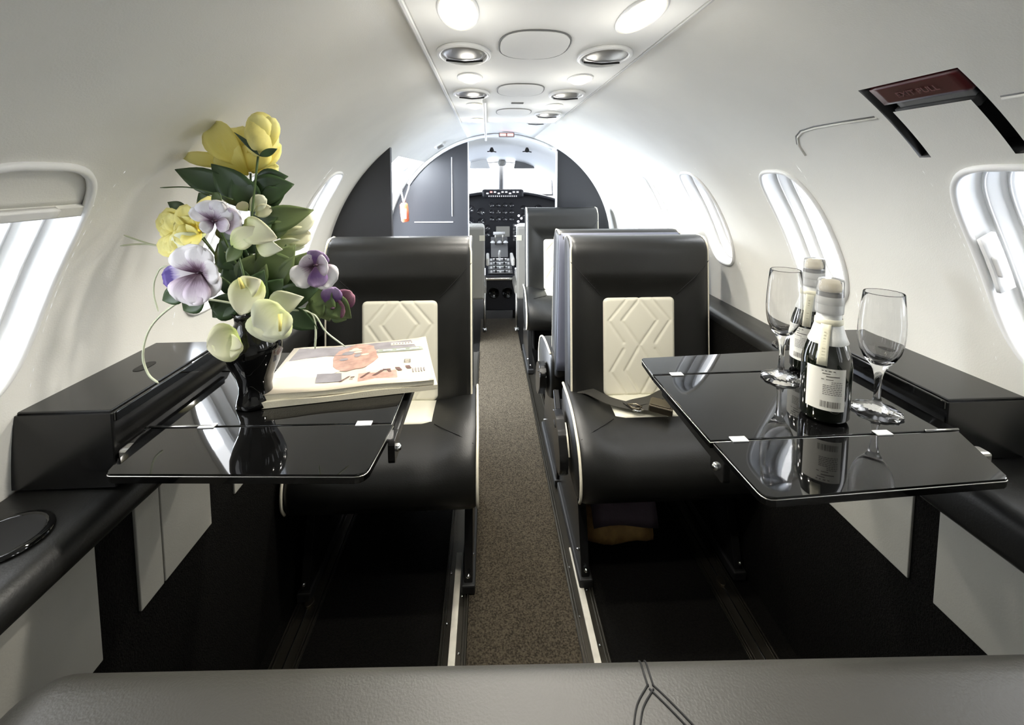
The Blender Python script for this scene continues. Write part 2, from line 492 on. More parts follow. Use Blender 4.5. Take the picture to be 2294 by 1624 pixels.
lamp0 = make_lamp(.075); lamp1 = make_lamp(.05)
def put(src, used, loc, label, first):
    o = src if first else copy_tree(src)
    o.location = loc; o['label'] = label
    return o
side_word = {-1: 'left', 1: 'right'}
lamp_lab = {(0, -1): 'biggest glowing oval ceiling light at the top left of the white roof panel', (0, 1): 'biggest glowing oval ceiling light at the top right of the white roof panel, slanting',
            (1, -1): 'second glowing ceiling light on the left, between the near bowl and the thin far bowl', (1, 1): 'second glowing ceiling light on the right, just ahead of the large grey bowl',
            (2, -1): 'third glowing ceiling light on the left beside the thin ceiling rail', (2, 1): 'third glowing ceiling light on the right, beyond the second grey bowl',
            (3, -1): 'small far ceiling light on the left, fourth from the camera', (3, 1): 'small far ceiling light on the right, fourth from the camera'}
for k, y in enumerate((.67, 1.10, 1.52, 1.90)):
    for s in (-1, 1):
        src = lamp0 if k == 0 else lamp1
        first = (k == 0 and s == -1) or (k == 1 and s == -1)
        put(src, None, (s * .134 + .003, y, CP), lamp_lab[(k, s)], first)
        lamp('lamp_beam', 'SPOT', (s * .134 + .003, y, CP - .018), 6.5, (1, .95, .86), .02, target=(s * .134 + .003, y + .001, 0))
        lamp('added_roof_fill', 'POINT', (s * .134 + .003, y, CP - .09), .20, (1, .97, .90), .03)  # extra point light added below each lens to brighten the roof
def make_bowl():
    t = thing('reading_light', 'x', 'reading light', group='grey reading light bowls in the cabin roof')
    dome('bowl', .046, .066, .010, 'grey_bowl', t)
    tube('rim', [(.048 * math.cos(2 * pi * i / 28), .068 * math.sin(2 * pi * i / 28), -.004) for i in range(28)], .005, 'frame_white', t, 6, True)
    tube('slot', [(-.036, .02, -.010), (0, .022, -.0125), (.036, .02, -.010)], .002, 'matt_black', t, 6)
    return t
bowl0 = make_bowl()
bl = {(0, 1): 'grey reading light bowl cut off by the top edge of the picture', (1, -1): 'large grey reading light bowl on the left between the two brightest lamps', (1, 1): 'large grey reading light bowl on the right, darkest of the bowls',
      (2, -1): 'thin grey reading light bowl on the left near the ceiling rail', (2, 1): 'second grey reading light bowl on the right between two small lamps',
      (3, 1): 'small third reading light bowl on the right, ahead of the third lamp', (4, 1): 'farthest tiny reading light bowl on the right of the roof'}
fst = True
for (k, y) in ((0, .475), (1, .885), (2, 1.30), (3, 1.71), (4, 2.1)):
    for s in (-1, 1):
        if (k, s) not in bl: continue
        z = CP if y < 2.02 else 1.41
        o = put(bowl0, None, (s * .137 + .003 + (.03 if k == 0 else 0), y, z), bl[(k, s)], fst); fst = False
        if k == 4: o.location.z = CP + .018
def make_spk():
    t = thing('speaker_cover', 'x', 'speaker', group='oval speaker covers in the roof panel')
    plate('cover', ellipse(0, 0, .062, .086, 36, 2.6), -.003, .0, 'ceiling_white', t, .001)
    tube('groove', [(x, y, -.001) for x, y in ellipse(0, 0, .064, .088, 40, 2.6)], .0016, 'panel_grey', t, 6, True)
    return t
spk0 = make_spk()
for k, (y, lb) in enumerate(((.83, 'large oval speaker cover flush in the roof between the two big bowls'), (1.25, 'middle oval speaker cover flush in the roof panel'), (1.67, 'farthest oval speaker cover flush in the roof panel'))):
    o = put(spk0, None, (-.004 + .006 * k, y, CP), lb, k == 0)
sl = box('vent_slot', -.012, .028, 1.46, 1.475, CP - .003, CP, 'panel_grey', None, .001); tag(sl, 'tiny dark slot in the roof panel beyond the middle speaker cover', 'vent')
# lit warning sign at the cockpit end
sg = thing('warning_sign', 'small lit red warning sign high at the cockpit end of the roof', 'sign', (.035, 2.90, 1.437))
box('housing', -.05, .05, -.01, .03, -.014, .014, 'panel_grey', sg, .003)
for x0 in (-.043, .004): box('lit_window', x0, x0 + .038, -.013, -.0095, -.008, .008, 'red_lit', sg, .001)
for q in (-.034, -.022, -.014, .013, .022, .031): box('glyph', q, q + .004, -.0145, -.013, -.005, .005, 'white_paint', sg)

# ---------------------------------------------------------------- emergency handle on the right wall
eh = thing('emergency_handle', 'dark red emergency exit handle recessed high on the right wall with two black slots below', 'handle', S(1, .58, 46))
e0 = Vector(eh.location)
sheet('recess_back', 1, .500, .668, 39.5, 53, RC + .036, RC + .040, 'matt_black', eh, e0)
for ya, yb, a, b in ((.500, .512, 41, 52.5), (.655, .668, 41, 52.5), (.50, .668, 52, 53), (.50, .668, 39.8, 41), (.530, .637, 46.9, 48)):
    sheet('recess_side', 1, ya, yb, a, b, RC + .004, RC + .036, 'matt_black', eh, e0, 4, 2)
sheet('grip', 1, .522, .645, 48.9, 51.4, RC + .004, RC + .018, 'red_cover', eh, e0)
sheet('arm', 1, .514, .528, 42.5, 50, RC + .024, RC + .034, 'matt_black', eh, e0)
sheet('arm', 1, .639, .653, 42.5, 50, RC + .024, RC + .034, 'matt_black', eh, e0)
sheet('placard', 1, .528, .628, 48.05, 49.2, RC + .006, RC + .012, 'panel_grey', eh, e0)
tx = bpy.data.curves.new('handle_text', 'FONT'); tx.body = 'EXIT PULL'; tx.size = .013; tx.extrude = .0002; tx.align_x = 'CENTER'
txo = bpy.data.objects.new('lettering', tx)
tmp = C; C.objects.link(txo)
bpy.context.view_layer.update()
dg = bpy.context.evaluated_depsgraph_get()
tme = bpy.data.meshes.new_from_object(txo.evaluated_get(dg)); bpy.data.objects.remove(txo)
tob = link('lettering', tme, None, eh); tme.materials.clear(); mat('text_grey', (.16, .07, .07), .6); tme.materials.append(M['text_grey'])
a_t = 50.1
nrm = Vector((-math.cos(R(a_t)), 0, -math.sin(R(a_t)))); upv = Vector((-math.sin(R(a_t)), 0, math.cos(R(a_t)))); rx_ = upv.cross(nrm)
mt = Matrix((rx_, upv, nrm)).transposed().to_4x4(); mt.translation = Vector(S(1, .583, a_t - .35, RC + .002)) - e0
tob.matrix_local = mt
# seam lines of the emergency exit door
sm = thing('exit_door_seam', 'fine raised seam of the emergency exit panel either side of the red handle', 'seam', S(1, .75, 47))
s0 = Vector(sm.location)
pts = [(.885, 42.5), (.880, 44.6), (.864, 46.1), (.84, 47), (.80, 47.4), (.74, 47.5), (.669, 47.5)]
tube('bead', [Vector(S(1, y, a, RC - .0005)) - s0 for y, a in pts], .0022, 'wall_cloth', sm, 6)
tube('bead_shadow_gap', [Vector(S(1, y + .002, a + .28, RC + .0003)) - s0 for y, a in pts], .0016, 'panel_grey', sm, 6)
pts = [(.499, 47.6), (.42, 47.7), (.33, 47.7)]
tube('bead', [Vector(S(1, y, a, RC - .0005)) - s0 for y, a in pts], .0016, 'wall_cloth', sm, 6)
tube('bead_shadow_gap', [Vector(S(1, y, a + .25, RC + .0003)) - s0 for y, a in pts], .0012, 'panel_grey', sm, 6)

# ---------------------------------------------------------------- floor
struct(box('floor', -.80, .80, -.65, 3.3, -.05, 0, 'black_carpet'))
ac = box('aisle_carpet', -.1465, .1345, -.0 + .42, 3.59, 0, .007, 'aisle_carpet', None, .002)
tag(ac, 'speckled brown aisle carpet runner between the seats', 'carpet')
def seat_rail(x, label, strip, y1, inner):
    t = thing('seat_rail', label, 'seat rail', (x, 0, 0), group='floor seat rails')
    box('track', -.034, .034, .0, y1, .0, .005, 'dark_metal', t, .001)
    for q in (-.031, -.024, .024, .031): box('lip', q - .002, q + .002, .0, y1, .005, .011, 'dark_metal', t, .001)
    if strip: box('cream_strip', -.0085, .0085, .1, 1.30, .005, .012, 'strip_cream', t, .001)
    else:
        box('cable', -.002, .002, .3, y1, .005, .009, 'chrome', t, .001)
        plate('track_lug', ellipse(0, 1.16, .012, .016, 14), .005, .014, 'bronze', t, .002)
    for i in range(7):
        y = .86 + i * .075
        if not strip: continue
        u = dome('screw', .0035, .0035, .003, 'chrome', t, -1, 10, 2); u.location = (-.02 if (i % 2) else .016, y, .006)
    return t
seat_rail(-.181, 'floor rail with a cream strip left of the aisle carpet', True, 2.9, 1)
seat_rail(.169, 'floor rail with a cream strip right of the aisle carpet', True, 2.9, -1)
seat_rail(-.580, 'dark floor rail with a shiny cable under the left table', False, 1.8, 1)
seat_rail(.575, 'dark floor rail with a shiny cable under the right table', False, 2.9, 1)
cap = thing('floor_socket', 'small glossy black round socket on the dark floor below the right table', 'socket', (.60, .86, 0))
lathe('ring', [(.0, .004), (.022, .004), (.026, .012), (.032, .013), (.036, .006), (.037, 0), (0, 0)], 'gloss_black', cap, 24)
dome('bulb_cap', .014, .014, .012, 'chrome', cap, -1, 14, 4).location = (0, 0, .004)

# ---------------------------------------------------------------- lower side walls, armrest ledges
def lower_wall(side, x, ztop, zb, zt, panels, y_end):
    nm = 'baseboard_left' if side < 0 else 'baseboard_right'
    o = struct(box(nm, side * x, side * (x + .05), -.64, y_end, 0, ztop, 'black_carpet'))
    for (ya, yb) in panels:
        box('sidewall_panel', side * (x - .004), side * (x + .002), ya, yb, zb, zt, 'panel_cream', o, .0015)
    return o
bl_ = lower_wall(-1, .64, .69, .487, .672, [(.16, .612), (.682, .732), (.735, .862), (.943, 1.12)], 2.15)
br_ = lower_wall(1, .662, .69, .452, .64, [(.16, .66), (.706, .928), (.975, 1.2)], 2.95)
def ledge(side):
    s = side
    t = thing('armrest_ledge', 'black leather padded ledge running under the %s windows with a round cup holder' % side_word[s], 'armrest', (s * .70, .9, .725), group=None)
    def prof(xi, zt, zb, xo=.754):
        h = min(.02, (zt - zb) / 2.2)
        pts = [(xo, zb), (xi + h, zb)] + [(xi + h - h * math.sin(R(a)), zb + h - h * math.cos(R(a))) for a in (30, 60, 90)] + [(xi + .026 - .026 * math.cos(R(a)), zt - .026 + .026 * math.sin(R(a))) for a in (0, 20, 40, 60, 75, 90)] + [(xi + .05, zt + .001), (xo, zt + .003)]
        return pts
    def loft(name, segs, m):
        v, f = [], []
        for (y, xi, zt, zb) in segs:
            for (x, z) in prof(xi, zt, zb): v.append((s * x - s * .70, y - .9, z - .725))
        k = 13
        for i in range(len(segs) - 1):
            for j in range(k):
                f.append((i * k + j, i * k + (j + 1) % k, (i + 1) * k + (j + 1) % k, (i + 1) * k + j))
        f.append(tuple(range(k))); f.append(tuple((len(segs) - 1) * k + j for j in range(k - 1, -1, -1)))
        me = bpy.data.meshes.new(name); me.from_pydata(v, [], f); bm = bmesh.new(); bm.from_mesh(me)
        bmesh.ops.recalc_face_normals(bm, faces=bm.faces); bm.to_mesh(me); bm.free()
        return link(name, me, m, t, True)
    yend = 1.80 if s < 0 else 2.95
    zb = .676 if s < 0 else .645
    loft('padding', [(-.6, .60, .725, zb), (.64, .605, .725, zb), (1.0, .612, .725, .66), (1.08, .662, .722, .66), (yend, .666, .715, .64)] if s > 0 else [(-.6, .60, .725, zb), (.64, .605, .725, zb), (1.02, .612, .725, .66), (1.10, .63, .722, .66), (yend, .64, .715, .62)], 'black_leather')
    return t
LL = ledge(-1); LR = ledge(1)
def cup(x, y, z, label):
    t = thing('cup_holder', label, 'cup holder', (x, y, z))
    lathe('rim', [(.036, -.001), (.037, .003), (.041, .0045), (.045, .003), (.046, -.001)], 'gloss_black', t, 28)
    lathe('well', [(.0, .0016), (.03, .0018), (.0375, .0030)], 'seam_black', t, 28)
    return t
cup(-.682, .545, .7290, 'round black cup holder in the left armrest at the picture edge')
cup(.700, 1.09, .7275, 'round black cup holder in the right armrest behind the wine bottles')
def console(side, y0, y1, zt, label):
    s = side
    t = thing('table_console', label, 'console box', (s * .68, (y0 + y1) / 2, .73))
    cy = (y0 + y1) / 2
    ol = [(y0 - cy, 0), (y1 - cy, 0), (y1 - cy, zt - .76), (y1 - .045 - cy, zt - .73), (y0 - cy, zt - .73)]
    plate('body', ol, s * (.617 - .68), s * (.775 - .68), 'satin_black', t, .003, 'yz')
    box('lid', s * (.622 - .68), s * (.752 - .68), y0 + .004 - cy, y1 - .05 - cy, zt - .7305, zt - .7265, 'satin_black', t, .0015)
    box('lid_edge', s * (.613 - .68), s * (.618 - .68), y0 + .002 - cy, y1 - .06 - cy, zt - .742, zt - .728, 'gloss_black', t, .0015)
    plate('finger_slot', [(a, b) for a, b in ellipse(s * (.685 - .68), (y0 + (y1 - y0) * .48) - cy, .010, .020, 20, 3)], zt - .727, zt - .7258, 'matt_black', t)
    box('track', s * (.600 - .68), s * (.617 - .68), y0 + .01 - cy, y1 - .02 - cy, .035, .052, 'satin_black', t, .002)
    return t
console(-1, .632, .95, .838, 'glossy black console box beside the left folding table, square near corner')
console(1, .625, .99, .822, 'glossy black console box beside the right folding table and wine glass')

# ---------------------------------------------------------------- folding tables
TZ = .80
def table(side, label, outline_main, leaf_near, leaf_far, hinges, arm):
    t = thing('folding_table', label, 'table', (side * .42, .75, TZ))
    ox, oy = side * .42, .75
    T = lambda pts: [(x - ox, y - oy) for x, y in pts]
    plate('main_leaf', T(outline_main), -.012, 0, 'gloss_black', t, .0015)
    plate('front_leaf', T(leaf_near), -.012, .0005, 'gloss_black', t, .0015)
    plate('rear_leaf', T(leaf_far), -.012, .0005, 'gloss_black', t, .0015)
    for nm, ol in (('edge_highlight', outline_main), ('edge_highlight', leaf_near), ('edge_highlight', leaf_far)):  # bright metal line laid along each leaf edge as its highlight
        tube(nm, [(x, y, -.0030) for x, y in T(ol)], .0008, 'brushed', t, 5, True)
    for (x, y, w) in hinges:
        box('hinge_plate', x - w - ox, x + w - ox, y - .006 - oy, y + .006 - oy, .0004, .0022, 'frame_white', t, .0005)
    (xa, xb, ya, yb) = arm
    box('support_arm', xa - ox, xb - ox, ya - oy, yb - oy, -.030, -.014, 'brushed', t, .004)
    return t
def rpoly(pts, rad):
    out = []
    n = len(pts)
    for i in range(n):
        p, a, b = Vector(pts[i]), Vector(pts[i - 1]), Vector(pts[(i + 1) % n])
        r = rad[i]
        if r == 0: out.append(tuple(p)); continue
        d1 = (a - p).normalized() * r; d2 = (b - p).normalized() * r
        for k in range(5):
            u = k / 4; q = (p + d1) * (1 - u) ** 2 + p * 2 * u * (1 - u) + (p + d2) * u * u
            out.append(tuple(q))
    return out
TR = table(1, 'glossy black folding table on the right holding bottles and glasses',
      rpoly([(.221, .584), (.598, .590), (.600, .797), (.217, .789)], [0, 0, 0, 0]),
      rpoly([(.228, .470), (.548, .486), (.594, .586), (.224, .580)], [.014, .006, 0, 0]),
      rpoly([(.217, .793), (.598, .801), (.598, .895), (.222, .868)], [0, 0, .01, .004]),
      [(.262, .583, .0115), (.478, .587, .0115), (.262, .791, .0115)], (.57, .612, .555, .575))
TL = table(-1, 'glossy black folding table on the left holding vase and magazines',
      rpoly([(-.598, .662), (-.236, .654), (-.233, .85), (-.598, .85)], [0, 0, 0, 0]),
      rpoly([(-.567, .556), (-.243, .537), (-.232, .650), (-.592, .658)], [.006, .014, 0, 0]),
      rpoly([(-.598, .854), (-.233, .854), (-.231, .938), (-.598, .938)], [0, 0, .006, 0]),
      [(-.506, .659, .0115), (-.276, .653, .0115)], (-.612, -.575, .630, .650))
# piano hinge pins
tube('hinge_pin', [(.545 - .42, .589 - .75, .001), (.597 - .42, .590 - .75, .001)], .0018, 'chrome', TR, 6)
tube('hinge_pin', [(-.59 + .42, .661 - .75, .001), (-.50 + .42, .6585 - .75, .001)], .0018, 'chrome', TL, 6)
for tt, sx_, yy in ((TR, 1, .572), (TL, -1, .640)):
    xq = sx_ * .226 - sx_ * .42
    plate('hinge_bracket', rrect(yy - .75 - .018, yy - .75 + .018, -.045, -.010, .006, 3), xq - .005 + sx_ * .004, xq + .005 + sx_ * .004, 'satin_black', tt, .001, 'yz')
    k = dome('knob', .006, .006, .006, 'chrome', tt, -1, 12, 3); k.location = (xq - sx_ * .0015, yy - .75, -.030); k.rotation_euler = (R(70), 0, 0)
    box('rail_under', min(xq, xq + sx_ * .02), max(xq, xq + sx_ * .02), yy - .74, yy + .20 - .75, -.030, -.014, 'satin_black', tt, .003)

# ---------------------------------------------------------------- seats
def pillow(name, x0, x1, z0, z1, nx, nz, front, back, m, parent, warp=None):
    v, f = [], []
    for s in (0, 1):
        for i in range(nx + 1):
            for j in range(nz + 1):
                x = x0 + (x1 - x0) * i / nx; z = z0 + (z1 - z0) * j / nz
                y = (front if s == 0 else back)(x, z)
                v.append(warp(x, y, z) if warp else (x, y, z))
    K = (nx + 1) * (nz + 1); g = lambda s, i, j: s * K + i * (nz + 1) + j
    for i in range(nx):
        for j in range(nz):
            f.append((g(0, i, j), g(0, i + 1, j), g(0, i + 1, j + 1), g(0, i, j + 1)))
            f.append((g(1, i, j), g(1, i, j + 1), g(1, i + 1, j + 1), g(1, i + 1, j)))
    for i in range(nx):
        f.append((g(0, i, 0), g(1, i, 0), g(1, i + 1, 0), g(0, i + 1, 0))); f.append((g(0, i, nz), g(0, i + 1, nz), g(1, i + 1, nz), g(1, i, nz)))
    for j in range(nz):
        f.append((g(0, 0, j), g(0, 0, j + 1), g(1, 0, j + 1), g(1, 0, j))); f.append((g(0, nx, j), g(1, nx, j), g(1, nx, j + 1), g(0, nx, j + 1)))
    return pydata(name, v, f, m, parent, True)
def seg_d(px, pz, a, b):
    ax, az = a; bx, bz = b; dx, dz = bx - ax, bz - az
    t = max(0, min(1, ((px - ax) * dx + (pz - az) * dz) / (dx * dx + dz * dz)))
    return math.hypot(px - ax - t * dx, pz - az - t * dz)
ZZ = []
for sgn in (-1, 1):
    inner = [(.5, 0.02), (.5 + sgn * .24, .24), (.5, .49), (.5 + sgn * .20, .74), (.5, .99)]
    ZZ += list(zip(inner, inner[1:]))
    outer = [(.5 + sgn * .18, .03), (.5 + sgn * .42, .24), (.5 + sgn * .22, .46)]
    ZZ += list(zip(outer, outer[1:]))
    outer = [(.5 + sgn * .22, .53), (.5 + sgn * .40, .75), (.5 + sgn * .2, .97)]
    ZZ += list(zip(outer, outer[1:]))
SB0, SB1, SW = .40, .97, .232
def tilt(x, y, z): return (x, y + (z - .45) * .09, z)
def edge_drop(x, z, r, rt):
    ex = SW - abs(x); y = 0
    if ex < r: y += r * (1 - math.sqrt(max(0, 1 - (1 - ex / r) ** 2)))
    et = SB1 - z
    if et < rt: y += rt * (1 - math.sqrt(max(0, 1 - (1 - et / rt) ** 2)))
    return y
IX0, IX1, IZ0, IZ1 = -.122, .122, .45, .775
def s_front(x, z):
    y = edge_drop(x, z, .016, .05)
    d = max(IX0 - x, x - IX1, z - IZ1, 0)
    t = min(1, d / .085); t = t * t * (3 - 2 * t)
    return -.006 - .022 * t + y * .9 + (0.0 if d > 0 else .002)
def s_back(x, z): return .105 - .8 * edge_drop(x, z, .022, .045) - .02 * (z - .4)
def quilt(x, z):
    u = (x - IX0) / (IX1 - IX0); v_ = 1 - (z - IZ0) / (IZ1 - IZ0)
    d = min(seg_d(x, z, (IX0 + a[0] * (IX1 - IX0), IZ1 - a[1] * (IZ1 - IZ0)), (IX0 + b[0] * (IX1 - IX0), IZ1 - b[1] * (IZ1 - IZ0))) for a, b in ZZ)
    e = min(x - IX0, IX1 - x, z - IZ0, IZ1 - z)
    y = -.0105 + .0030 * math.exp(-(d / .0045) ** 2)
    if e < .012: y += .010 * (1 - e / .012) ** 2
    return y
def corner_warp(x, y, z):      # round the four insert corners a little
    for cx in (IX0, IX1):
        for cz in (IZ0, IZ1):
            if abs(x - cx) < .02 and abs(z - cz) < .02:
                ccx = cx + (.02 if cx == IX0 else -.02); ccz = cz + (.02 if cz == IZ0 else -.02)
                dx, dz = x - ccx, z - ccz; dd = math.hypot(dx, dz)
                k = max(abs(dx), abs(dz)) / dd if dd > 0 else 1
                x, z = ccx + dx * k, ccz + dz * k
    return tilt(x, y, z)
CPROF = [(.07, .30), (.075, .42), (.05, .448), (0, .451), (-.05, .453), (-.10, .452), (-.14, .448), (-.18, .438), (-.215, .422), (-.245, .402), (-.270, .376), (-.285, .345), (-.285, .312), (-.270, .285), (-.235, .268), (-.15, .262), (0, .27)]
def cush(name, parent, m):
    cy, cz = -.1, .37
    xs = [(-.245, .07), (-.238, .02), (-.225, 0), (-.20, 0), (-.17, 0), (-.145, 0), (-.115, 0), (0, -.002), (.115, 0), (.145, 0), (.17, 0), (.20, 0), (.225, 0), (.238, .02), (.245, .07)]
    v, f = [], []
    k = len(CPROF)
    for x, ins in xs:
        for (y, z) in CPROF:
            bo = min(1, max(0, (abs(x) - .115) / .09)); bo = bo * bo * (3 - 2 * bo) * .026 * (1 if z > .40 else max(0, (z - .32) / .08))
            v.append((x * (1.0 + .03 * min(1, max(0, (.1 - y) / .3))), y + (cy - y) * ins, z + bo + (cz - z) * ins))
    for i in range(len(xs) - 1):
        for j in range(k):
            f.append((i * k + j, (i + 1) * k + j, (i + 1) * k + (j + 1) % k, i * k + (j + 1) % k))
    f.append(tuple(range(k))); f.append(tuple((len(xs) - 1) * k + j for j in range(k - 1, -1, -1)))
    me = bpy.data.meshes.new(name); me.from_pydata(v, [], f); bm = bmesh.new(); bm.from_mesh(me)
    bmesh.ops.recalc_face_normals(bm, faces=bm.faces); bm.to_mesh(me); bm.free()
    o = link(name, me, m, parent, True)
    return o
def make_seat():
    t = thing('cabin_seat', 'x', 'seat', group='black and cream leather cabin seats')
    pillow('backrest', -SW, SW, SB0, SB1, 46, 56, s_front, s_back, 'black_leather', t, tilt)
    pillow('back_insert', IX0, IX1, IZ0, IZ1, 88, 116, quilt, lambda x, z: .01, 'cream_leather', t, corner_warp)['label'] = 'cream quilted insert'
    for s in (-1, 1):
        pts = [tilt(s * (IX1 + .004), s_front(IX1 + .004, IZ1 + .004) - .0002, IZ1 + .004)]
        for i in range(1, 7):
            u = i / 6; x = IX1 + .004 + (SW - .006 - IX1) * u; z = IZ1 + .004 + .115 * u
            pts.append(tilt(s * x, s_front(x, z) - .0004, z))
        tube('seam', pts, .0012, 'seam_black', t, 5)
        pp = [tilt(s * (SW - .004), s_front(SW - .004, z) + .004, z) for z in [SB0 + .03 + i * .05 for i in range(11)]]
        pp += [tilt(s * (SW - .006), s_front(SW - .006, z) + .002, z + .001) for z in (.945, .958, .966)]
        pp += [tilt(s * (SW - .006), .05, SB1 - .001), tilt(s * (SW - .006), .085, SB1 - .01)]
        tube('piping', pp, .0038, 'piping_cream', t, 7)
    cush('cushion', t, 'black_leather')
    # cream cushion insert following the cushion top
    v, f = [], []; ys = [.055, .045, .02, -.01, -.04, -.07, -.10, -.125, -.135]
    def zt(y):
        for (a, b) in zip(CPROF[1:], CPROF[2:]):
            if a[0] >= y >= b[0]: return a[1] + (b[1] - a[1]) * (a[0] - y) / (a[0] - b[0])
        return .44
    nxx = 8
    for y in ys:
        for i in range(nxx + 1):
            x = -.115 + .23 * i / nxx; e = min(i, nxx - i)
            yy_ = y
            if y == ys[-1] and e == 0: yy_ = y + .01
            v.append((x, yy_, zt(y) + .0035 + (0 if e and y not in (ys[0], ys[-1]) else -.003)))
    for i in range(len(ys) - 1):
        for j in range(nxx):
            f.append((i * (nxx + 1) + j, (i + 1) * (nxx + 1) + j, (i + 1) * (nxx + 1) + j + 1, i * (nxx + 1) + j + 1))
    ci = pydata('cushion_insert', v, f, 'cream_leather', t, True); solid(ci, .006, -1); ci['label'] = 'cream cushion insert'
    for s in (-1, 1):
        pp = [(s * .2445 * (1.0 + .03 * min(1, max(0, (.1 - y) / .3))), y * .985 - .001, z * .995 + .003 + .026 * (1 if z > .40 else max(0, (z - .32) / .08))) for y, z in CPROF[2:14]]
        tube('piping', spline(pp, 3), .004, 'piping_cream', t, 7)
        pp = [(s * .125, -.140, zt(-.139) + .002), (s * .16, -.175, zt(-.175) + .014), (s * .20, -.205, zt(-.205) + .026), (s * .240, -.225, zt(-.225) + .024)]
        tube('seam', pp, .0011, 'seam_black', t, 5)
    # base and side panels
    box('base', -.17, .17, .06, .16, .03, .29, 'matt_black', t, .01)
    for s in (-1, 1):
        ol = [(-.235, .02), (.16, .02), (.17, .10), (.13, .28), (.03, .38), (-.03, .36), (-.10, .33), (-.16, .24), (-.20, .12)]
        plate('side_panel', ol, s * .212, s * .236, 'satin_black', t, .004, 'yz')
        k = dome('bolt', .005, .005, .004, 'chrome', t, -1, 10, 3); k.location = (s * .237, -.18, .075); k.rotation_euler = (0, s * R(90), 0)
        k = dome('foot_stud', .006, .006, .006, 'chrome', t, -1, 10, 3); k.location = (s * .224, -.235, .06); k.rotation_euler = (R(80), 0, 0)
        box('rail_foot', s * .205, s * .243, -.24, .17, .008, .035, 'matt_black', t, .004)
    return t
def add_armrest(t, s):
    pl = [(-.03 + (a - 0) * .62, .33 + (b - .31) * .72) for a, b in [(-.16, .30), (-.10, .38), (-.02, .42), (.06, .42), (.10, .38), (.08, .30), (-.02, .22), (-.12, .20), (-.17, .24)]]
    o = plate('folded_armrest', rpoly(pl, [.012] * 9), s * .258, s * .284, 'satin_black', t, .006, 'yz')
    tube('piping', [(s * .256, -.135, .33), (s * .256, -.10, .372), (s * .256, -.06, .395)], .003, 'piping_cream', t, 6)
    tube('slot', [(s * .2845, -.04, .37), (s * .2845, -.01, .378)], .0018, 'seam_black', t, 6)
seatR = make_seat()
for s_, lab, loc, rz in ((0, 'black leather seat with cream quilted insert right of the aisle, seat belt on its cushion', (.408, 1.40, 0), 0),
                    (1, 'black leather seat with cream quilted insert left of the aisle, behind the magazines', (-.372, 1.40, 0), 0),
                    (2, 'forward-facing seat standing back to back with the near right seat', (.400, 1.745, 0), pi),
                    (3, 'farthest seat with cream insert in front of the right bulkhead, facing aft', (.385, 2.78, 0), 0)):
    o = seatR if s_ == 0 else copy_tree(seatR)
    o.location = loc; o.rotation_euler = (0, 0, rz); o['label'] = lab
    if s_ == 0: S_R = o
    if s_ == 1: S_L = o
    if s_ == 2: S_B = o
for o_ in (S_R, S_B):
    add_armrest(o_, 1 if o_ == S_B else -1)
# rear covers on the back-to-back pair, bluish door light painted onto black leather
for o_, sx_ in ((S_R, -1), (S_B, 1)):
    pp = pillow('rear_cover', -SW + .004, SW - .004, .43, .962, 10, 14, lambda x, z: s_back(x, z) - .012, lambda x, z: s_back(x, z) + .009, 'bluelit_leather', o_, tilt)
    pp['label'] = 'black leather rear cover with bluish door light painted in'

# ---- seat belt lying on the right seat
belt = thing('seat_belt', 'dark webbing seat belt crossed with a bronze buckle on the right seat cushion', 'seat belt', (.388, 1.342, .458))
def ribbon(name, pts, w, m, parent, nrm=(0, 0, 1), th=.0016):
    P_ = spline(pts, 5); v, f = [], []
    N = Vector(nrm)
    for i, p in enumerate(P_):
        t = (P_[min(i + 1, len(P_) - 1)] - P_[max(i - 1, 0)]).normalized(); sd = t.cross(N).normalized() * w / 2
        n2 = sd.cross(t).normalized() * th
        v += [p - sd, p + sd, p + sd + n2, p - sd + n2]
    for i in range(len(P_) - 1):
        for j in range(4): f.append((i * 4 + j, i * 4 + (j + 1) % 4, i * 4 + 4 + (j + 1) % 4, i * 4 + 4 + j))
    f.append((0, 1, 2, 3)); e = (len(P_) - 1) * 4; f.append((e + 3, e + 2, e + 1, e))
    me = bpy.data.meshes.new(name); me.from_pydata([tuple(q) for q in v], [], f); bm = bmesh.new(); bm.from_mesh(me)
    bmesh.ops.recalc_face_normals(bm, faces=bm.faces); bm.to_mesh(me); bm.free()
    return link(name, me, m, parent, False)
ribbon('webbing', [(-.215, .055, .012), (-.16, .035, .022), (-.10, -.01, .010), (-.045, -.045, .010), (-.005, -.058, .013), (.03, -.068, .014)], .046, 'strap', belt)
ribbon('webbing', [(.17, .06, .006), (.10, .03, .012), (.04, -.01, .012), (-.02, -.035, .015), (-.055, -.05, .014)], .040, 'strap', belt)
bk = bmesh.new(); bm_box(bk, -.034, .034, -.024, .024, 0, .022, .003, 2)
bko = fin('buckle', bk, 'bronze', belt); bko.location = (.040, -.078, .011); bko.rotation_euler = (R(2), R(3), R(-28))
b2 = box('buckle_lid', -.030, .027, -.021, .021, .0222, .0255, 'bronze', belt, .0012); b2.location = (.040, -.078, .011); b2.rotation_euler = (R(2), R(3), R(-28))
tube('adjuster', [(-.052, -.048, .017), (-.046, -.070, .018), (-.028, -.078, .017), (-.016, -.066, .017), (-.026, -.05, .018)], .003, 'bronze', belt, 7, True)
tube('tongue_ring', [(-.045, -.076, .014), (-.030, -.086, .014), (-.014, -.080, .014), (-.02, -.07, .014), (-.036, -.068, .014)], .0026, 'chrome', belt, 7, True)

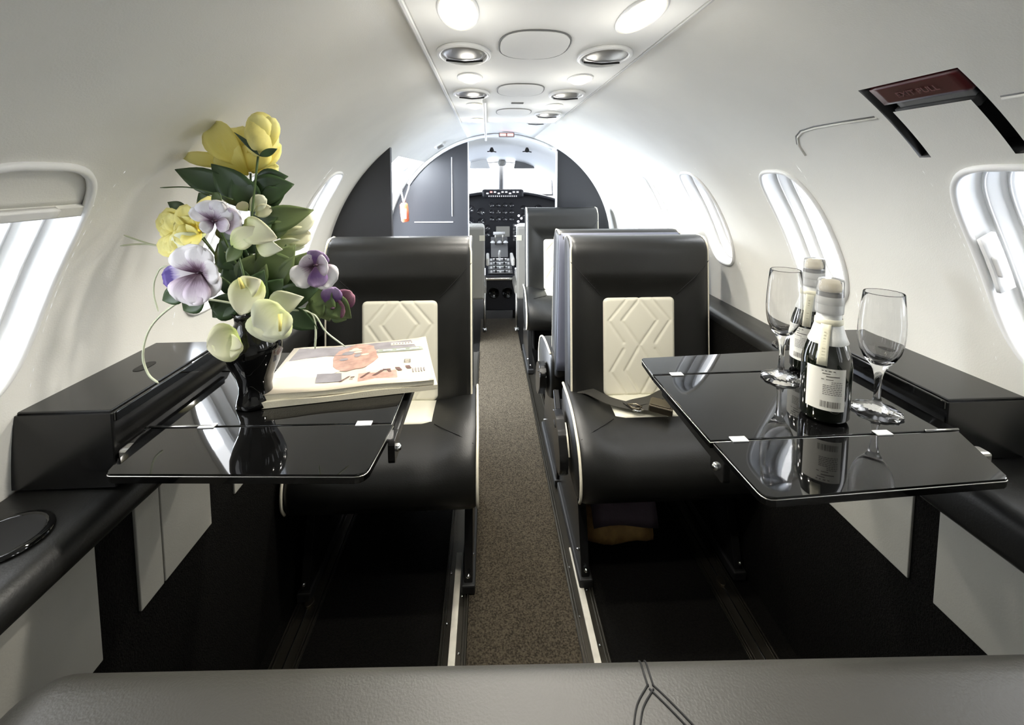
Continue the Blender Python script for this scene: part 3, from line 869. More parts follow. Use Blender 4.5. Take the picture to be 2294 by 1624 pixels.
# ---- leather pouch under the right seat
po = thing('leather_pouch', 'worn brown leather pouch with dark cloth top under the right seat', 'pouch', (.322, 1.30, 0))
v, f = [], []
prof = [(-.004, .022), (-.010, .028), (-.012, .050), (-.004, .072), (.01, .098), (.03, .118), (.08, .125), (.10, .06), (.10, .022)]
for i in range(9):
    u = i / 8; x = -.108 + .216 * u
    for (y, z) in prof:
        w = .004 * math.sin(u * 9 + z * 60); k = 1 - .25 * abs(2 * u - 1) ** 6
        v.append((x, (y - .04) * k + .04 + w * .5, .02 + (z - .02) * (k if z > .03 else 1) + w))
for i in range(8):
    for j in range(9): f.append((i * 9 + j, (i + 1) * 9 + j, (i + 1) * 9 + (j + 1) % 9, i * 9 + (j + 1) % 9))
f.append(tuple(range(9))); f.append(tuple(8 * 9 + j for j in range(8, -1, -1)))
pydata('body', v, f, 'brown_leather', po, True)
v = []
for i in range(9):
    u = i / 8; x = -.085 + .205 * u
    for (y, z) in [(-.006, .078), (.006, .104), (.022, .135), (.06, .150), (.09, .128), (.09, .10)]:
        v.append((x, y - .003, z + .008 * math.sin(u * 5 + y * 20)))
f = []
for i in range(8):
    for j in range(6): f.append((i * 6 + j, (i + 1) * 6 + j, (i + 1) * 6 + (j + 1) % 6, i * 6 + (j + 1) % 6))
f.append(tuple(range(6))); f.append(tuple(48 + j for j in range(5, -1, -1)))
pydata('cloth_top', v, f, 'purple_cloth', po, True)

# ---------------------------------------------------------------- bench back right in front of the camera
bench = thing('bench_seat_back', 'wide black leather bench back along the bottom edge with a forked stitched seam', 'seat', (0, .3, -.018), R(-2.1))
BX = .56
def b_top(x, y):
    e = (BX - abs(x)); z = .722
    if e < .08: z -= .05 * (1 - e / .08) ** 2
    fy = y + .3
    if fy > .375: z -= .03 * (1 - math.sqrt(max(0, 1 - ((fy - .375) / .031) ** 2)))
    if fy < .10: z -= .04 * ((.10 - fy) / .1) ** 2
    return z
sps = [[(-.010 + .10, .407 - .3), (.0, 0)]]
SEAM = [[(.058, .108), (.055, .085), (.055, .068)], [(.055, .068), (.040, .052), (.030, .030)], [(.055, .068), (.066, .055), (.085, .030)]]
v, f = [], []; nx_, ny_ = 112, 34
for i in range(nx_ + 1):
    for j in range(ny_ + 1):
        x = -BX + 2 * BX * i / nx_; y = -.28 + .386 * j / ny_
        v.append((x, y, b_top(x, y)))
    
K = len(v)
for i in range(nx_ + 1):
    x = -BX + 2 * BX * i / nx_; v.append((x, .106, .20)); v.append((x, -.28, .20))
for i in range(nx_):
    for j in range(ny_):
        a = i * (ny_ + 1) + j; f.append((a, a + ny_ + 1, a + ny_ + 2, a + 1))
    a = i * (ny_ + 1) + ny_; f.append((a, a + ny_ + 1, K + 2 * i + 2, K + 2 * i))
    a = i * (ny_ + 1); f.append((a, K + 2 * i + 1, K + 2 * i + 3, a + ny_ + 1))
    f.append((K + 2 * i, K + 2 * i + 2, K + 2 * i + 3, K + 2 * i + 1))
f.append(tuple([j for j in range(ny_ + 1)] + [K, K + 1])); b0 = nx_ * (ny_ + 1)
f.append(tuple([b0 + j for j in range(ny_, -1, -1)] + [K + 2 * nx_ + 1, K + 2 * nx_]))
pydata('back_cushion', v, f, 'bench_leather', bench, True)
for k, ln in enumerate(SEAM):
    for off in (-.0026, .0026):
        pts = []
        L_ = spline([(a, b, 0) for a, b in ln], 6)
        for i, p in enumerate(L_):
            t = (L_[min(i + 1, len(L_) - 1)] - L_[max(0, i - 1)]).normalized()
            x, y = p.x + t.y * off, p.y - t.x * off
            y = min(y, .105); pts.append((x, y, b_top(x, y) + .0002))
        tube('seam', pts, .0009, 'seam_black', bench, 6)
box('bench_base', -.52, .52, -.26, .09, 0, .22, 'matt_black', bench, .01)

# ---------------------------------------------------------------- bulkheads
def arch_panel(name, x0, x1, y, th, m, zb=0, n=24, z_in=None):
    pts = [(x0, zb)] if False else []
    lo, hi = min(x0, x1), max(x0, x1)
    for i in range(n + 1):
        x = lo + (hi - lo) * i / n
        pts.append((x, ZC + math.sqrt(max(0, RC * RC - x * x)) + .0))
    pts = [(lo, zb)] + pts + [(hi, zb)]
    return plate(name, pts, y, y + th, m, None, 0, 'xz')
b1 = arch_panel('bulkhead', -.76, -.482, 1.84, .03, 'bulkhead')
tag(b1, 'near left dark grey bulkhead with curved outer edge beside the left seat', 'bulkhead')
b2_ = arch_panel('bulkhead', .385, .76, 3.03, .03, 'bulkhead')
tag(b2_, 'right dark grey curved bulkhead behind the farthest seat', 'bulkhead')
b3 = arch_panel('bulkhead', -.76, -.222, 3.05, .03, 'bulkhead')
tag(b3, 'far left dark panelled bulkhead beside the cockpit opening with thin white lines', 'bulkhead')
box('inlay_line', -.585, -.325, 3.046, 3.05, .858, .864, 'white_paint', b3)
box('inlay_line', -.333, -.328, 3.046, 3.05, .90, 1.30, 'white_paint', b3)
box('jamb_strip', .378, .385, 3.02, 3.066, .2, 1.34, 'frame_white', b2_)
box('jamb_strip', -.222, -.216, 3.045, 3.085, .2, 1.40, 'frame_white', b3)
# arch trim over the far bulkheads
v = []
tube_pts = [S(1, 3.03, a, RC - .012) for a in range(62, 150, 4)]
ar = struct(tube('trim_4', tube_pts, .013, 'frame_white', None, 6))
vt = thing('roof_vent', 'small oblong grey vent on the ceiling arch above the far left bulkhead', 'vent', S(-1, 2.75, 60))
q0 = Vector(vt.location)
sheet('vent_body', -1, 2.70, 2.80, 58.5, 61.5, RC - .014, RC - .001, 'grey_bowl', vt, q0, 4, 4)
sheet('vent_rim', -1, 2.69, 2.81, 57.8, 62.2, RC - .006, RC + .001, 'frame_white', vt, q0, 4, 4)
# added lamp standing in for the bright glare at the entrance
en = thing('glare_lamp', 'dazzling white lamp added in place of the entrance glare beside the far left bulkhead', 'light', (-.600, 2.62, 1.235))
lathe('lens', [(0, -.03), (.028, -.028), (.045, -.012), (.05, .006)], 'glare_lens', en, 24)
lathe('housing', [(.05, .006), (.055, .006), (.055, .030), (.0, .032)], 'frame_white', en, 24)
en.rotation_euler = (R(55), 0, R(20))
# door pull: orange grip hanging on white cords
dp = thing('door_pull', 'orange door pull hanging from white cords in the entrance', 'door pull', (-.60, 2.75, .955))
tube('cord', [(-.04, 0, .30), (-.02, 0, .16), (.0, 0, .055)], .005, 'white_cord', dp, 6)
tube('cord', [(.06, 0, .28), (.03, 0, .14), (.0, 0, .055)], .004, 'white_cord', dp, 6)
tube('grip', [(0, 0, .055), (.001, 0, .045), (.004, 0, 0), (.008, 0, -.055), (.009, 0, -.062)], [.014, .024, .026, .024, .018], 'orange_tag', dp, 12)
box('tag_label', -.012, .020, -.030, -.026, -.04, .02, 'white_paint', dp)

# ---------------------------------------------------------------- cockpit
def sidewall(name, s):
    v = []
    for y, k, top in ((3.05, .76, 1.0), (3.7, .70, .96), (4.65, .58, .86)):
        for z in (0, .35, .7, .92): v.append((s * k * (1 if z > .3 else .8), y, z))
    f = []
    for i in range(2):
        for j in range(3): f.append((i * 4 + j, i * 4 + j + 1, i * 4 + 5 + j, i * 4 + 4 + j))
    return struct(solid(pydata(name, v, f, 'panel_grey'), .02, 0))
sidewall('wall_cockpit_left', -1); sidewall('wall_cockpit_right', 1)
struct(box('floor_cockpit', -.8, .8, 3.3, 4.8, -.05, 0, 'black_carpet'))
# cockpit roof, curved and dropping forward
v, f = [], []
rows = [(3.05, 1.46, .76), (3.6, 1.41, .74), (4.1, 1.35, .70), (4.35, 1.315, .66)]
for y, zt_, hw in rows:
    for j in range(13):
        a = R(28 + (152 - 28) * j / 12)
        v.append((hw * math.cos(a) / math.cos(R(28)), y, 1.0 + (zt_ - 1.0) * (math.sin(a) - math.sin(R(28))) / (1 - math.sin(R(28))) + .10))
for r_ in range(3):
    for j in range(12): f.append((r_ * 13 + j, r_ * 13 + j + 1, r_ * 13 + 14 + j, r_ * 13 + 13 + j))
for i_, p_ in enumerate(v): v[i_] = (p_[0], p_[1], p_[2] - .085)
struct(solid(pydata('ceiling_cockpit', v, f, 'ceiling_white', None, True), .015, 0))
wsd = thing('windshield', 'bright cockpit windshield with centre post seen over the instrument panel', 'windshield', (.05, 4.6, 1.15))
tube('centre_post', [(0, -.02, -.17), (0, -.12, .17)], .026, 'panel_grey', wsd, 8)
for s in (-1, 1):
    pydata('pane', [(s * .02, 0, -.16), (s * .5, -.10, -.16), (s * .47, -.2, .13), (s * .02, -.1, .17)], [(0, 1, 2, 3) if s > 0 else (3, 2, 1, 0)], 'pane_glass', wsd)
    tube('frame', [(s * .02, 0, -.165), (s * .52, -.10, -.165), (s * .49, -.2, .14), (s * .02, -.1, .17)], .014, 'panel_grey', wsd, 6, True)
for s, lb in ((-1, 'left cockpit sun visor hanging under the windshield roof'), (1, 'right cockpit sun visor, dark quadrilateral beside the centre post')):
    vz = thing('sun_visor', lb, 'sun visor', (.05 + s * .21, 4.25, 1.295), group='cockpit sun visors')
    plate('blade', rpoly([(-.10, -.05), (.10, -.05), (.06, .045), (-.08, .045)], [.01] * 4), -.004, .004, 'panel_grey' if s > 0 else 'frame_white', vz, 0, 'xz')
    tube('arm', [(-.02, 0, .045), (-.02, 0, .08)], .004, 'brushed', vz, 6)
cmp_ = thing('compass', 'round magnetic compass on the windshield centre post', 'compass', (.05, 4.30, 1.30))
lathe('body', [(0, .03), (.03, .028), (.042, .01), (.042, -.01), (.03, -.028), (0, -.03)], 'seat_beige', cmp_, 16)
box('mount', -.03, .03, -.01, .03, .02, .06, 'frame_white', cmp_, .004)
for s, lb in ((-1, 'left small black air nozzle on the cockpit roof'), (1, 'right small black air nozzle on the cockpit roof')):
    nz_ = thing('air_nozzle', lb, 'air nozzle', (-.055 if s < 0 else .22, 3.5, 1.385), group='cockpit roof air nozzles')
    lathe('cone', [(0, -.028), (.012, -.026), (.018, -.012), (.008, .01), (0, .01)], 'matt_black', nz_, 12)
    tube('lever', [(-.035, 0, -.022), (0, 0, -.018), (.035, 0, -.026)], .004, 'matt_black', nz_, 6)
# instrument panel
ip = thing('instrument_panel', 'dark cockpit instrument panel with round gauges under a curved glareshield', 'instrument panel', (.05, 4.2, 0))
plate('panel_face', [(-.55, .30), (.55, .30), (.55, .94), (.30, 1.0), (0, 1.015), (-.30, 1.0), (-.55, .94)], 0, .04, 'instrument', ip, 0, 'xz')
v, f = [], []
for i in range(21):
    x = -.58 + 1.16 * i / 20; z = 1.035 - .30 * (x ** 2)
    v += [(x, -.14, z - .02), (x, -.14, z), (x, .30, z + .005), (x, .30, z - .02)]
for i in range(20):
    for j in range(4): f.append((i * 4 + j, i * 4 + (j + 1) % 4, i * 4 + 4 + (j + 1) % 4, i * 4 + 4 + j))
pydata('glareshield', v, f, 'instrument', ip, True)
box('annunciator_box', -.19, .19, -.17, -.10, .975, 1.055, 'instrument', ip, .02)
for i in range(9): box('annunciator_light', -.15 + i * .034, -.13 + i * .034, -.174, -.17, 1.012 + (.012 if i % 3 else 0), 1.024 + (.012 if i % 3 else 0), 'red_lit' if i == 1 else 'annunciator', ip)
for i in range(14): box('annunciator_switch', -.13 + i * .019, -.122 + i * .019, -.174, -.17, .988, .998, 'annunciator', ip)
def gauge(x, z, r):
    g = lathe('gauge', [(0, 0), (r * .86, 0), (r * .9, .006), (r, .006), (r, -.004)], 'gauge_face', ip, 16); g.location = (x, -.002, z); g.rotation_euler = (R(90), 0, 0)
    b = box('needle', -.0012, .0012, -.0012, .0012, 0, r * .7, 'white_paint', g); b.rotation_euler = (R(-90), 0, 0); b.location = (0, 0, .002); b.rotation_euler = (0, 0, 0)
    b.rotation_euler = (R(90), 0, random.uniform(0, 6))
    return g
for x, z, r in [(-.42, .86, .04), (-.42, .76, .04), (-.31, .86, .045), (-.31, .75, .045), (-.20, .84, .04), (-.20, .75, .035)]: gauge(x, z, r)
for c_ in range(4):
    for r_ in range(3): gauge(-.10 + c_ * .062, .90 - r_ * .065, .026)
for x, z, r in [(.20, .87, .032), (.27, .82, .032), (.20, .80, .03), (.34, .86, .045), (.34, .75, .045), (.45, .80, .04), (-.14, .69, .03), (-.14, .63, .03)]: gauge(x, z, r)
for x, z in ((.155, .80), (.18, .775), (.15, .745), (.14, .70), (.165, .69)):
    k = dome('lit_knob', .012, .012, .006, 'annunciator', ip, -1, 10, 3); k.location = (x, -.004, z); k.rotation_euler = (R(90), 0, 0)
box('radar_screen', -.06, .07, -.012, 0, .60, .70, 'seat_beige', ip, .004)
for j in range(5):
    box('radio', .10, .19, -.014, 0, .56 + j * .034, .586 + j * .034, 'panel_grey', ip, .003)
    box('radio_display', .115, .155, -.016, -.014, .567 + j * .034, .579 + j * .034, 'annunciator' if j in (1, 4) else 'gauge_face', ip)
# pedestal
pd = thing('centre_pedestal', 'cockpit centre pedestal with throttle levers and radio panels', 'pedestal', (.015, 3.62, 0))
plate('lower_box', rpoly([(-.02, .07), (.50, .07), (.50, .50), (.35, .46), (-.02, .36)], [.01, 0, 0, .02, .015]), -.125, .125, 'instrument', pd, .004, 'yz')
plate('throttle_quadrant', rpoly([(.30, .45), (.50, .50), (.50, .60), (.44, .62), (.34, .53)], [.01] * 5), -.075, .075, 'panel_grey', pd, .004, 'yz')
def slope(y): return .36 + (.46 - .36) * (y + .02) / .37
box('storage_lip', -.128, .128, -.035, -.02, .325, .345, 'chrome', pd, .004)
for s in (-1, 1):
    k = lathe('storage_cup', [(0, 0), (.036, 0), (.04, .008), (.046, .008), (.046, 0)], 'gloss_black', pd, 18); k.location = (s * .055, -.021, .22); k.rotation_euler = (R(90), 0, 0)
for j in range(4):
    y = .03 + j * .072; z = slope(y) + .004
    g = box('control_module', -.10, .10, -.03, .03, 0, .008, 'panel_grey', pd, .002); g.location = (0, y, z); g.rotation_euler = (R(15), 0, 0)
    box('module_display', -.06, .06, .008, .020, .008, .0105, 'annunciator' if j in (3,) else 'white_paint', g)
    for q in range(5):
        kb = lathe('knob', [(0, .016), (.007, .015), (.009, 0)], 'matt_black' if q % 2 else 'white_paint', g, 10); kb.location = (-.075 + q * .037, -.012, .008)
for s, hh in ((-.035, .10), (.03, .10)):
    tube('throttle_lever', [(s, .38, .56), (s, .34, .60), (s, .33, .66)], .008, 'brushed', pd, 8)
tube('throttle_grip', [(-.055, .33, .665), (.05, .33, .665)], .014, 'white_paint', pd, 10)
for s in (-.06, .0, .055):
    k = dome('lever_knob', .022, .02, .02, 'white_paint', pd, -1, 12, 4); k.location = (s, .33, .58)
tube('speedbrake_lever', [(0, .25, .45), (-.005, .22, .50), (0, .20, .53)], .010, 'frame_white', pd, 8)
# pilot seats
for s, x, lb in ((-1, -.29, 'left pilot seat seen edge-on through the cockpit opening, grey with white sheepskin'), (1, .30, 'right pilot seat with white sheepskin, mostly hidden by the farthest cabin seat')):
    t = thing('pilot_seat', lb, 'pilot seat', (x, 3.25, 0), group='pilot seats in the cockpit')
    box('back_shell', -.175, .175, .0, .05, .26, .80, 'seat_beige', t, .015)
    box('sheepskin_back', -.175, .178, .05, .11, .36, .82, 'sheepskin', t, .025, 3, True)
    box('sheepskin_cushion', -.175, .175, .08, .32, .36, .44, 'sheepskin', t, .03, 3, True)
    box('seat_pan', -.19, .19, .03, .42, .28, .36, 'seat_beige', t, .02)
    for q in (-1, 1):
        tube('leg', [(q * .175, .03, .30), (q * .175, .03, .0)], .010, 'brushed', t, 8)
        tube('leg', [(q * .175, .38, .30), (q * .175, .38, .0)], .010, 'brushed', t, 8)
    k = dome('caster', .02, .02, .02, 'chrome', t, -1, 12, 4); k.location = (-s * .175 , .03, .02)
    box('placard', -s * .16 - .02, -s * .16 + .02, -.003, .0, .70, .74, 'cream_leather', t)
    box('armrest', -s * .20 - .012, -s * .20 + .012, .05, .30, .50, .56, 'sheepskin', t, .01, 3, True)

# ---------------------------------------------------------------- wine bottles and glasses
def make_bottle(label, loc, rz, full=True):
    t = thing('wine_bottle', label, 'bottle', loc, rz, 'small wine bottles on the right table')
    r = .0325
    lathe('glass_body', [(0, .003), (.022, .001), (.029, .002), (r, .008), (r, .085), (.0325, .093), (.0305, .104), (.026, .118), (.0205, .133), (.0165, .150), (.0145, .165), (.014, .195), (.0, .197)], 'bottle_glass', t, 40)
    lathe('foil', [(.0262, .120), (.0265, .121), (.0232, .130), (.0180, .148), (.0162, .160), (.0156, .172), (.0150, .185)], 'foil', t, 32, wob=lambda a, z: .02 * math.sin(a * 5 + z * 90))
    lathe('cap', [(.0165, .164), (.0182, .1645), (.0186, .168), (.0182, .186), (.0175, .198), (.0172, .213), (.0160, .2155), (.0, .2155)], 'clear_plastic', t, 32)
    lathe('cork', [(.0, .197), (.0105, .197), (.0115, .201), (.0100, .209), (0, .210)], 'cork', t, 20)
    lathe('foil_band', [(.0157, .178), (.0168, .179), (.0165, .189), (.0150, .190)], 'foil', t, 24)
    # labels: patches round the body; camera side is -Y (270 deg)
    def arc(name, a0, a1, z0, z1, rr, m, parent, n=16):
        return lathe(name, [(rr, z0), (rr + .0001, z1)], m, parent, n, a0=a0, a1=a1)
    lb = arc('back_label', 186, 278, .024, .088, r + .0004, 'paper', t)
    arc('front_label', 313, 380, .024, .088, r + .0004, 'paper', t)
    # printed rows and bar code
    v, f = [], []
    def bar(a0, a1, z0, z1, rr=r + .0007):
        n = max(1, int(abs(a1 - a0) / 6))
        for i in range(n):
            b = len(v)
            for a, z in ((a0 + (a1 - a0) * i / n, z0), (a0 + (a1 - a0) * (i + 1) / n, z0), (a0 + (a1 - a0) * (i + 1) / n, z1), (a0 + (a1 - a0) * i / n, z1)):
                v.append((rr * math.cos(R(a)), rr * math.sin(R(a)), z))
            f.append((b, b + 1, b + 2, b + 3))
    rnd = random.Random(3)
    for z, hh, segs in ((.0835, .0013, [(222, 226), (229, 233), (237, 243), (247, 252)]), (.0795, .0012, [(224, 241)]), (.0755, .0014, [(232, 262)]), (.071, .0010, [(222, 228), (232, 248)])):
        for a, b in segs: bar(a, b, z, z + hh)
    for k in range(8):
        z = .0675 - k * .0027
        a = 226 if k > 1 else 244
        while a < 268:
            w = rnd.uniform(3, 7); bar(a, min(a + w, 269), z, z + .0009); a += w + 1.2
    a = 222
    while a < 268:
        w = rnd.choice((.5, .8, 1.3)); bar(a, a + w, .029, .0385); a += w + rnd.choice((.6, .9, 1.6))
    o = pydata('label_print', v, f, 'ink', lb); o['kind'] = 'stuff'
    return t, r
bt, br = make_bottle('front small dark wine bottle with a barcode label and white foil neck on right table', (.428, .637, TZ), 0)
bt2 = copy_tree(bt); bt2.location = (.526, .80, TZ); bt2.rotation_euler = (0, 0, R(-40))
bt2['label'] = 'rear wine bottle mostly hidden behind the barcode-labelled bottle'
def neck_tag(parent, a_c, name='neck_tag'):
    v, f = [], []
    rows = [(.150, .0185), (.142, .0205), (.135, .0235), (.126, .0275), (.115, .0310), (.104, .0333), (.092, .0350)]
    for z, rr in rows:
        for i in range(5):
            a = R(a_c + (i - 2) * 6.4 * (.030 / rr)); v.append((rr * math.cos(a), rr * math.sin(a), z))
    for k in range(len(rows) - 1):
        for i in range(4): b = k * 5 + i; f.append((b, b + 1, b + 6, b + 5))
    o = pydata(name, v, f, 'neck_paper', parent, True); solid(o, .0008, 0)
    v, f = [], []
    for k in range(9):
        z = .138 - k * .0045; rr = .0222 + (.138 - z) * .30 + .0016; a0 = R(a_c - 2.5); a1 = R(a_c + 4.5)
        if z < .120: rr = .0292 + (.120 - z) * .21 + .0012
        b = len(v)
        for a, zz in ((a0, z), (a1, z), (a1, z + .0022), (a0, z + .0022)): v.append((rr * math.cos(a), rr * math.sin(a), zz))
        f.append((b, b + 1, b + 2, b + 3))
    q = pydata('tag_print', v, f, 'neck_paper', o); q['kind'] = 'stuff'
    lathe('tag_collar', [(.0182, .148), (.0188, .149), (.0184, .156), (.0176, .157)], 'neck_paper', parent, 24)
neck_tag(bt, 222); neck_tag(bt2, 260)

GP = [(.0, .001), (.030, .0), (.0315, .0015), (.031, .004), (.026, .007), (.014, .012), (.0065, .018), (.0045, .026), (.0042, .045), (.005, .062), (.0075, .074), (.012, .083),
      (.019, .093), (.0245, .106), (.0275, .122), (.0285, .140), (.0280, .160), (.0262, .185), (.0245, .205), (.0240, .2060), (.0237, .205),
      (.0256, .185), (.0274, .160), (.0279, .140), (.0268, .123), (.0237, .108), (.0180, .0965), (.011, .0885), (.005, .0855), (0, .085)]
def make_glass(label, loc, k=1.0, w=1.0):
    t = thing('champagne_glass', label, 'glass', loc, 0, 'empty champagne flutes on the right table')
    g = lathe('bowl_and_stem', [(r * w, z * k) for r, z in GP], 'clear_glass', t, 40, wob=lambda a, z: (.04 * math.sin(a * 12) if z < .008 * k else 0))
    return t
g1 = make_glass('left champagne flute standing on the rear part of the right table, against the window', (.446, .765, TZ), .985, 1.02)
g2 = make_glass('right champagne flute beside the front bottle, next to the console box', (.521, .645, TZ), .93, 1.06)

# ---------------------------------------------------------------- magazines
ma = math.atan2(.745 - .701, -.173 + .441)
def magazine(label, z, th, dx, dy, rz, cover=True):
    t = thing('magazine', label, 'magazine', (-.338 + dx, .830 + dy, z), ma + rz, 'magazines stacked on the left table')
    L2, D2 = .140, .100
    nxm, nym = 14, 10
    def top(x, y):
        return th + .004 * max(0, (x - .05) / .09) * max(0, y / .1) * 1.5 + .0012 * math.sin(x * 40) + (.003 * (1 - abs((y + D2) / .03)) if y < -D2 + .03 else 0) * 0
    v, f = [], []
    for s in (0, 1):
        for i in range(nxm + 1):
            for j in range(nym + 1):
                x = -L2 + 2 * L2 * i / nxm; y = -D2 + 2 * D2 * j / nym
                xx = x * (1 - .06 * (y + D2) / (2 * D2))
                v.append((xx, y, top(x, y) if s else 0.0))
    Kk = (nxm + 1) * (nym + 1); g = lambda s, i, j: s * Kk + i * (nym + 1) + j
    fs, ft = [], []
    for i in range(nxm):
        for j in range(nym):
            fs.append((g(0, i, j), g(0, i, j + 1), g(0, i + 1, j + 1), g(0, i + 1, j)))
            fs.append((g(1, i, j), g(1, i + 1, j), g(1, i + 1, j + 1), g(1, i, j + 1)))
    for i in range(nxm):
        fs.append((g(0, i, 0), g(0, i + 1, 0), g(1, i + 1, 0), g(1, i, 0))); fs.append((g(0, i, nym), g(1, i, nym), g(1, i + 1, nym), g(0, i + 1, nym)))
    for j in range(nym):
        fs.append((g(0, 0, j), g(1, 0, j), g(1, 0, j + 1), g(0, 0, j + 1))); fs.append((g(0, nxm, j), g(0, nxm, j + 1), g(1, nxm, j + 1), g(1, nxm, j)))
    pydata('pages', v, fs, 'page_edge', t)
    if cover:
        v = [];
        for i in range(nxm + 1):
            for j in range(nym + 1):
                x = -L2 + 2 * L2 * i / nxm; y = -D2 + 2 * D2 * j / nym
                v.append((x * (1 - .06 * (y + D2) / (2 * D2)), y - .001, top(x, y) + .0006))
        f = [(i * (nym + 1) + j, (i + 1) * (nym + 1) + j, (i + 1) * (nym + 1) + j + 1, i * (nym + 1) + j + 1) for i in range(nxm) for j in range(nym)]
        cv = pydata('cover', v, f, 'cover_paper', t, True); solid(cv, .0004, 1)
        def patch(name, pts, m, lift=.0014):
            # subdivide the outline's fan so that it follows the cover
            n = len(pts); cx = sum(p[0] for p in pts) / n; cy = sum(p[1] for p in pts) / n
            vv, ff = [], []
            for k in range(4):
                for (a, b) in pts:
                    u = 1 - k / 4; x, y = cx + (a - cx) * u, cy + (b - cy) * u
                    vv.append((x, y, top(x, y) + lift))
            vv.append((cx, cy, top(cx, cy) + lift))
            for k in range(3):
                for i in range(n): ff.append((k * n + i, k * n + (i + 1) % n, (k + 1) * n + (i + 1) % n, (k + 1) * n + i))
            for i in range(n): ff.append((3 * n + i, 3 * n + (i + 1) % n, 4 * n))
            return pydata(name, vv, ff, m, cv)
        patch('cover_photo', [(-.120, .092), (-.05, .092), (.02, .092), (.10, .092), (.112, .05), (.03, .035), (-.06, .045), (-.125, .03)], 'cover_grey')
        patch('cover_photo', [(-.128, .028), (-.06, .043), (-.02, .03), (-.01, -.02), (-.05, -.05), (-.13, -.04)], 'cover_white')
        rr_ = random.Random(8)
        pts = [(-.005 + (.038 + .010 * rr_.random()) * math.cos(2 * pi * i / 22), .028 + (.058 + .012 * rr_.random()) * math.sin(2 * pi * i / 22)) for i in range(22)]
        patch('cover_photo', pts, 'cover_pink', .0020)
        for k in range(7):
            a = rr_.uniform(-.025, .02); b = rr_.uniform(-.01, .075)
            patch('cover_photo', ellipse(a, b, rr_.uniform(.006, .014), rr_.uniform(.004, .010), 9), 'cover_grey' if k % 2 else 'cover_paper', .0025)
        patch('cover_band', [(.038, .052), (.122, .052), (.125, .036), (.036, .036)], 'cover_green', .0018)
        patch('cover_band', [(.060, .084), (.108, .080), (.108, .066), (.060, .070)], 'cover_paper', .0018)
        for k in range(7): patch('print', [(.064 + k * .006, .079), (.067 + k * .006, .079), (.067 + k * .006, .072), (.064 + k * .006, .072)], 'cover_grey', .0023)
        for k in range(3): patch('print', [(.046 + k * .026, .047), (.064 + k * .026, .047), (.064 + k * .026, .042), (.046 + k * .026, .042)], 'cover_white', .0024)
        patch('cover_band', [(-.062, -.035), (-.02, -.04), (-.015, -.075), (-.058, -.072)], 'cover_grey', .0015)
        patch('cover_band', [(.010, -.052), (.075, -.048), (.078, -.080), (.012, -.084)], 'cover_pink', .0015)
        patch('cover_band', [(.02, .02), (.055, .02), (.058, -.045), (.022, -.045)], 'cover_white', .0015)
        # dark slanted headline strokes
        for x, y, w, h_, sl_ in ((-.020, -.068, .004, .018, .014), (-.002, -.064, .007, .003, 0), (-.003, -.072, .006, .002, 0), (.014, -.062, .005, .019, .012), (.034, -.058, .006, .020, .014), (.052, -.046, .014, .004, -.002), (.062, -.052, .005, .010, -.003), (.078, -.046, .008, .014, -.006), (.094, -.040, .008, .013, -.004)):
            patch('headline', [(x, y - h_ / 2), (x + w, y - h_ / 2), (x + w + sl_, y + h_ / 2), (x + sl_, y + h_ / 2)], 'ink_brown', .0022)
        for k in range(5): patch('headline', [(.104 + k * .005, -.062), (.1065 + k * .005, -.062), (.105 + k * .005, -.046), (.1025 + k * .005, -.046)], 'cover_grey', .0022)
        for a, b, c_, d_ in ((.088, .100, -.006, -.004), (.088, .100, -.018, -.016), (.088, .090, -.018, -.004), (.098, .1, -.018, -.004), (.091, .097, -.012, -.010)):
            patch('print', [(a, c_), (b, c_), (b, d_), (a, d_)], 'ink', .0022)
    return t
magazine('lower magazine of the stack on the left table, only page edges showing', TZ + .001, .0095, .004, -.002, R(1.2), False)
magazine('top magazine with a pale pink and grey cover on the left table', TZ + .0112, .0085, 0, 0, 0, True)

# ---------------------------------------------------------------- vase and bouquet
VY = .725
def F(px, py, d=0):
    """point of the bouquet plane (metres), d = metres behind it"""
    y = VY + d
    return Vector(((px - 1092) / 1000 * y - .09, y, 1.17 - (py - 395) / 1000 * y))
VB = F(570, 895)
vase = thing('vase', 'glossy black waisted vase holding the artificial flowers on the left table', 'vase', (VB.x, VY, TZ))
hs = 1.17 - (690 - 395) / 1000 * VY - TZ
lathe('vase_body', [(0, .001), (.026, .0), (.029, .003), (.0275, .010), (.0245, .022), (.024, .034), (.028, .050), (.036, .068), (.0415, .086), (.042, .100), (.038, .116), (.030, .128), (.0255, .138), (.0265, .148), (.031, hs), (.0285, hs), (.024, .148), (.022, .135), (0, .13)], 'gloss_black', vase, 40)
MOUTH = Vector((VB.x, VY, TZ + hs - .012))

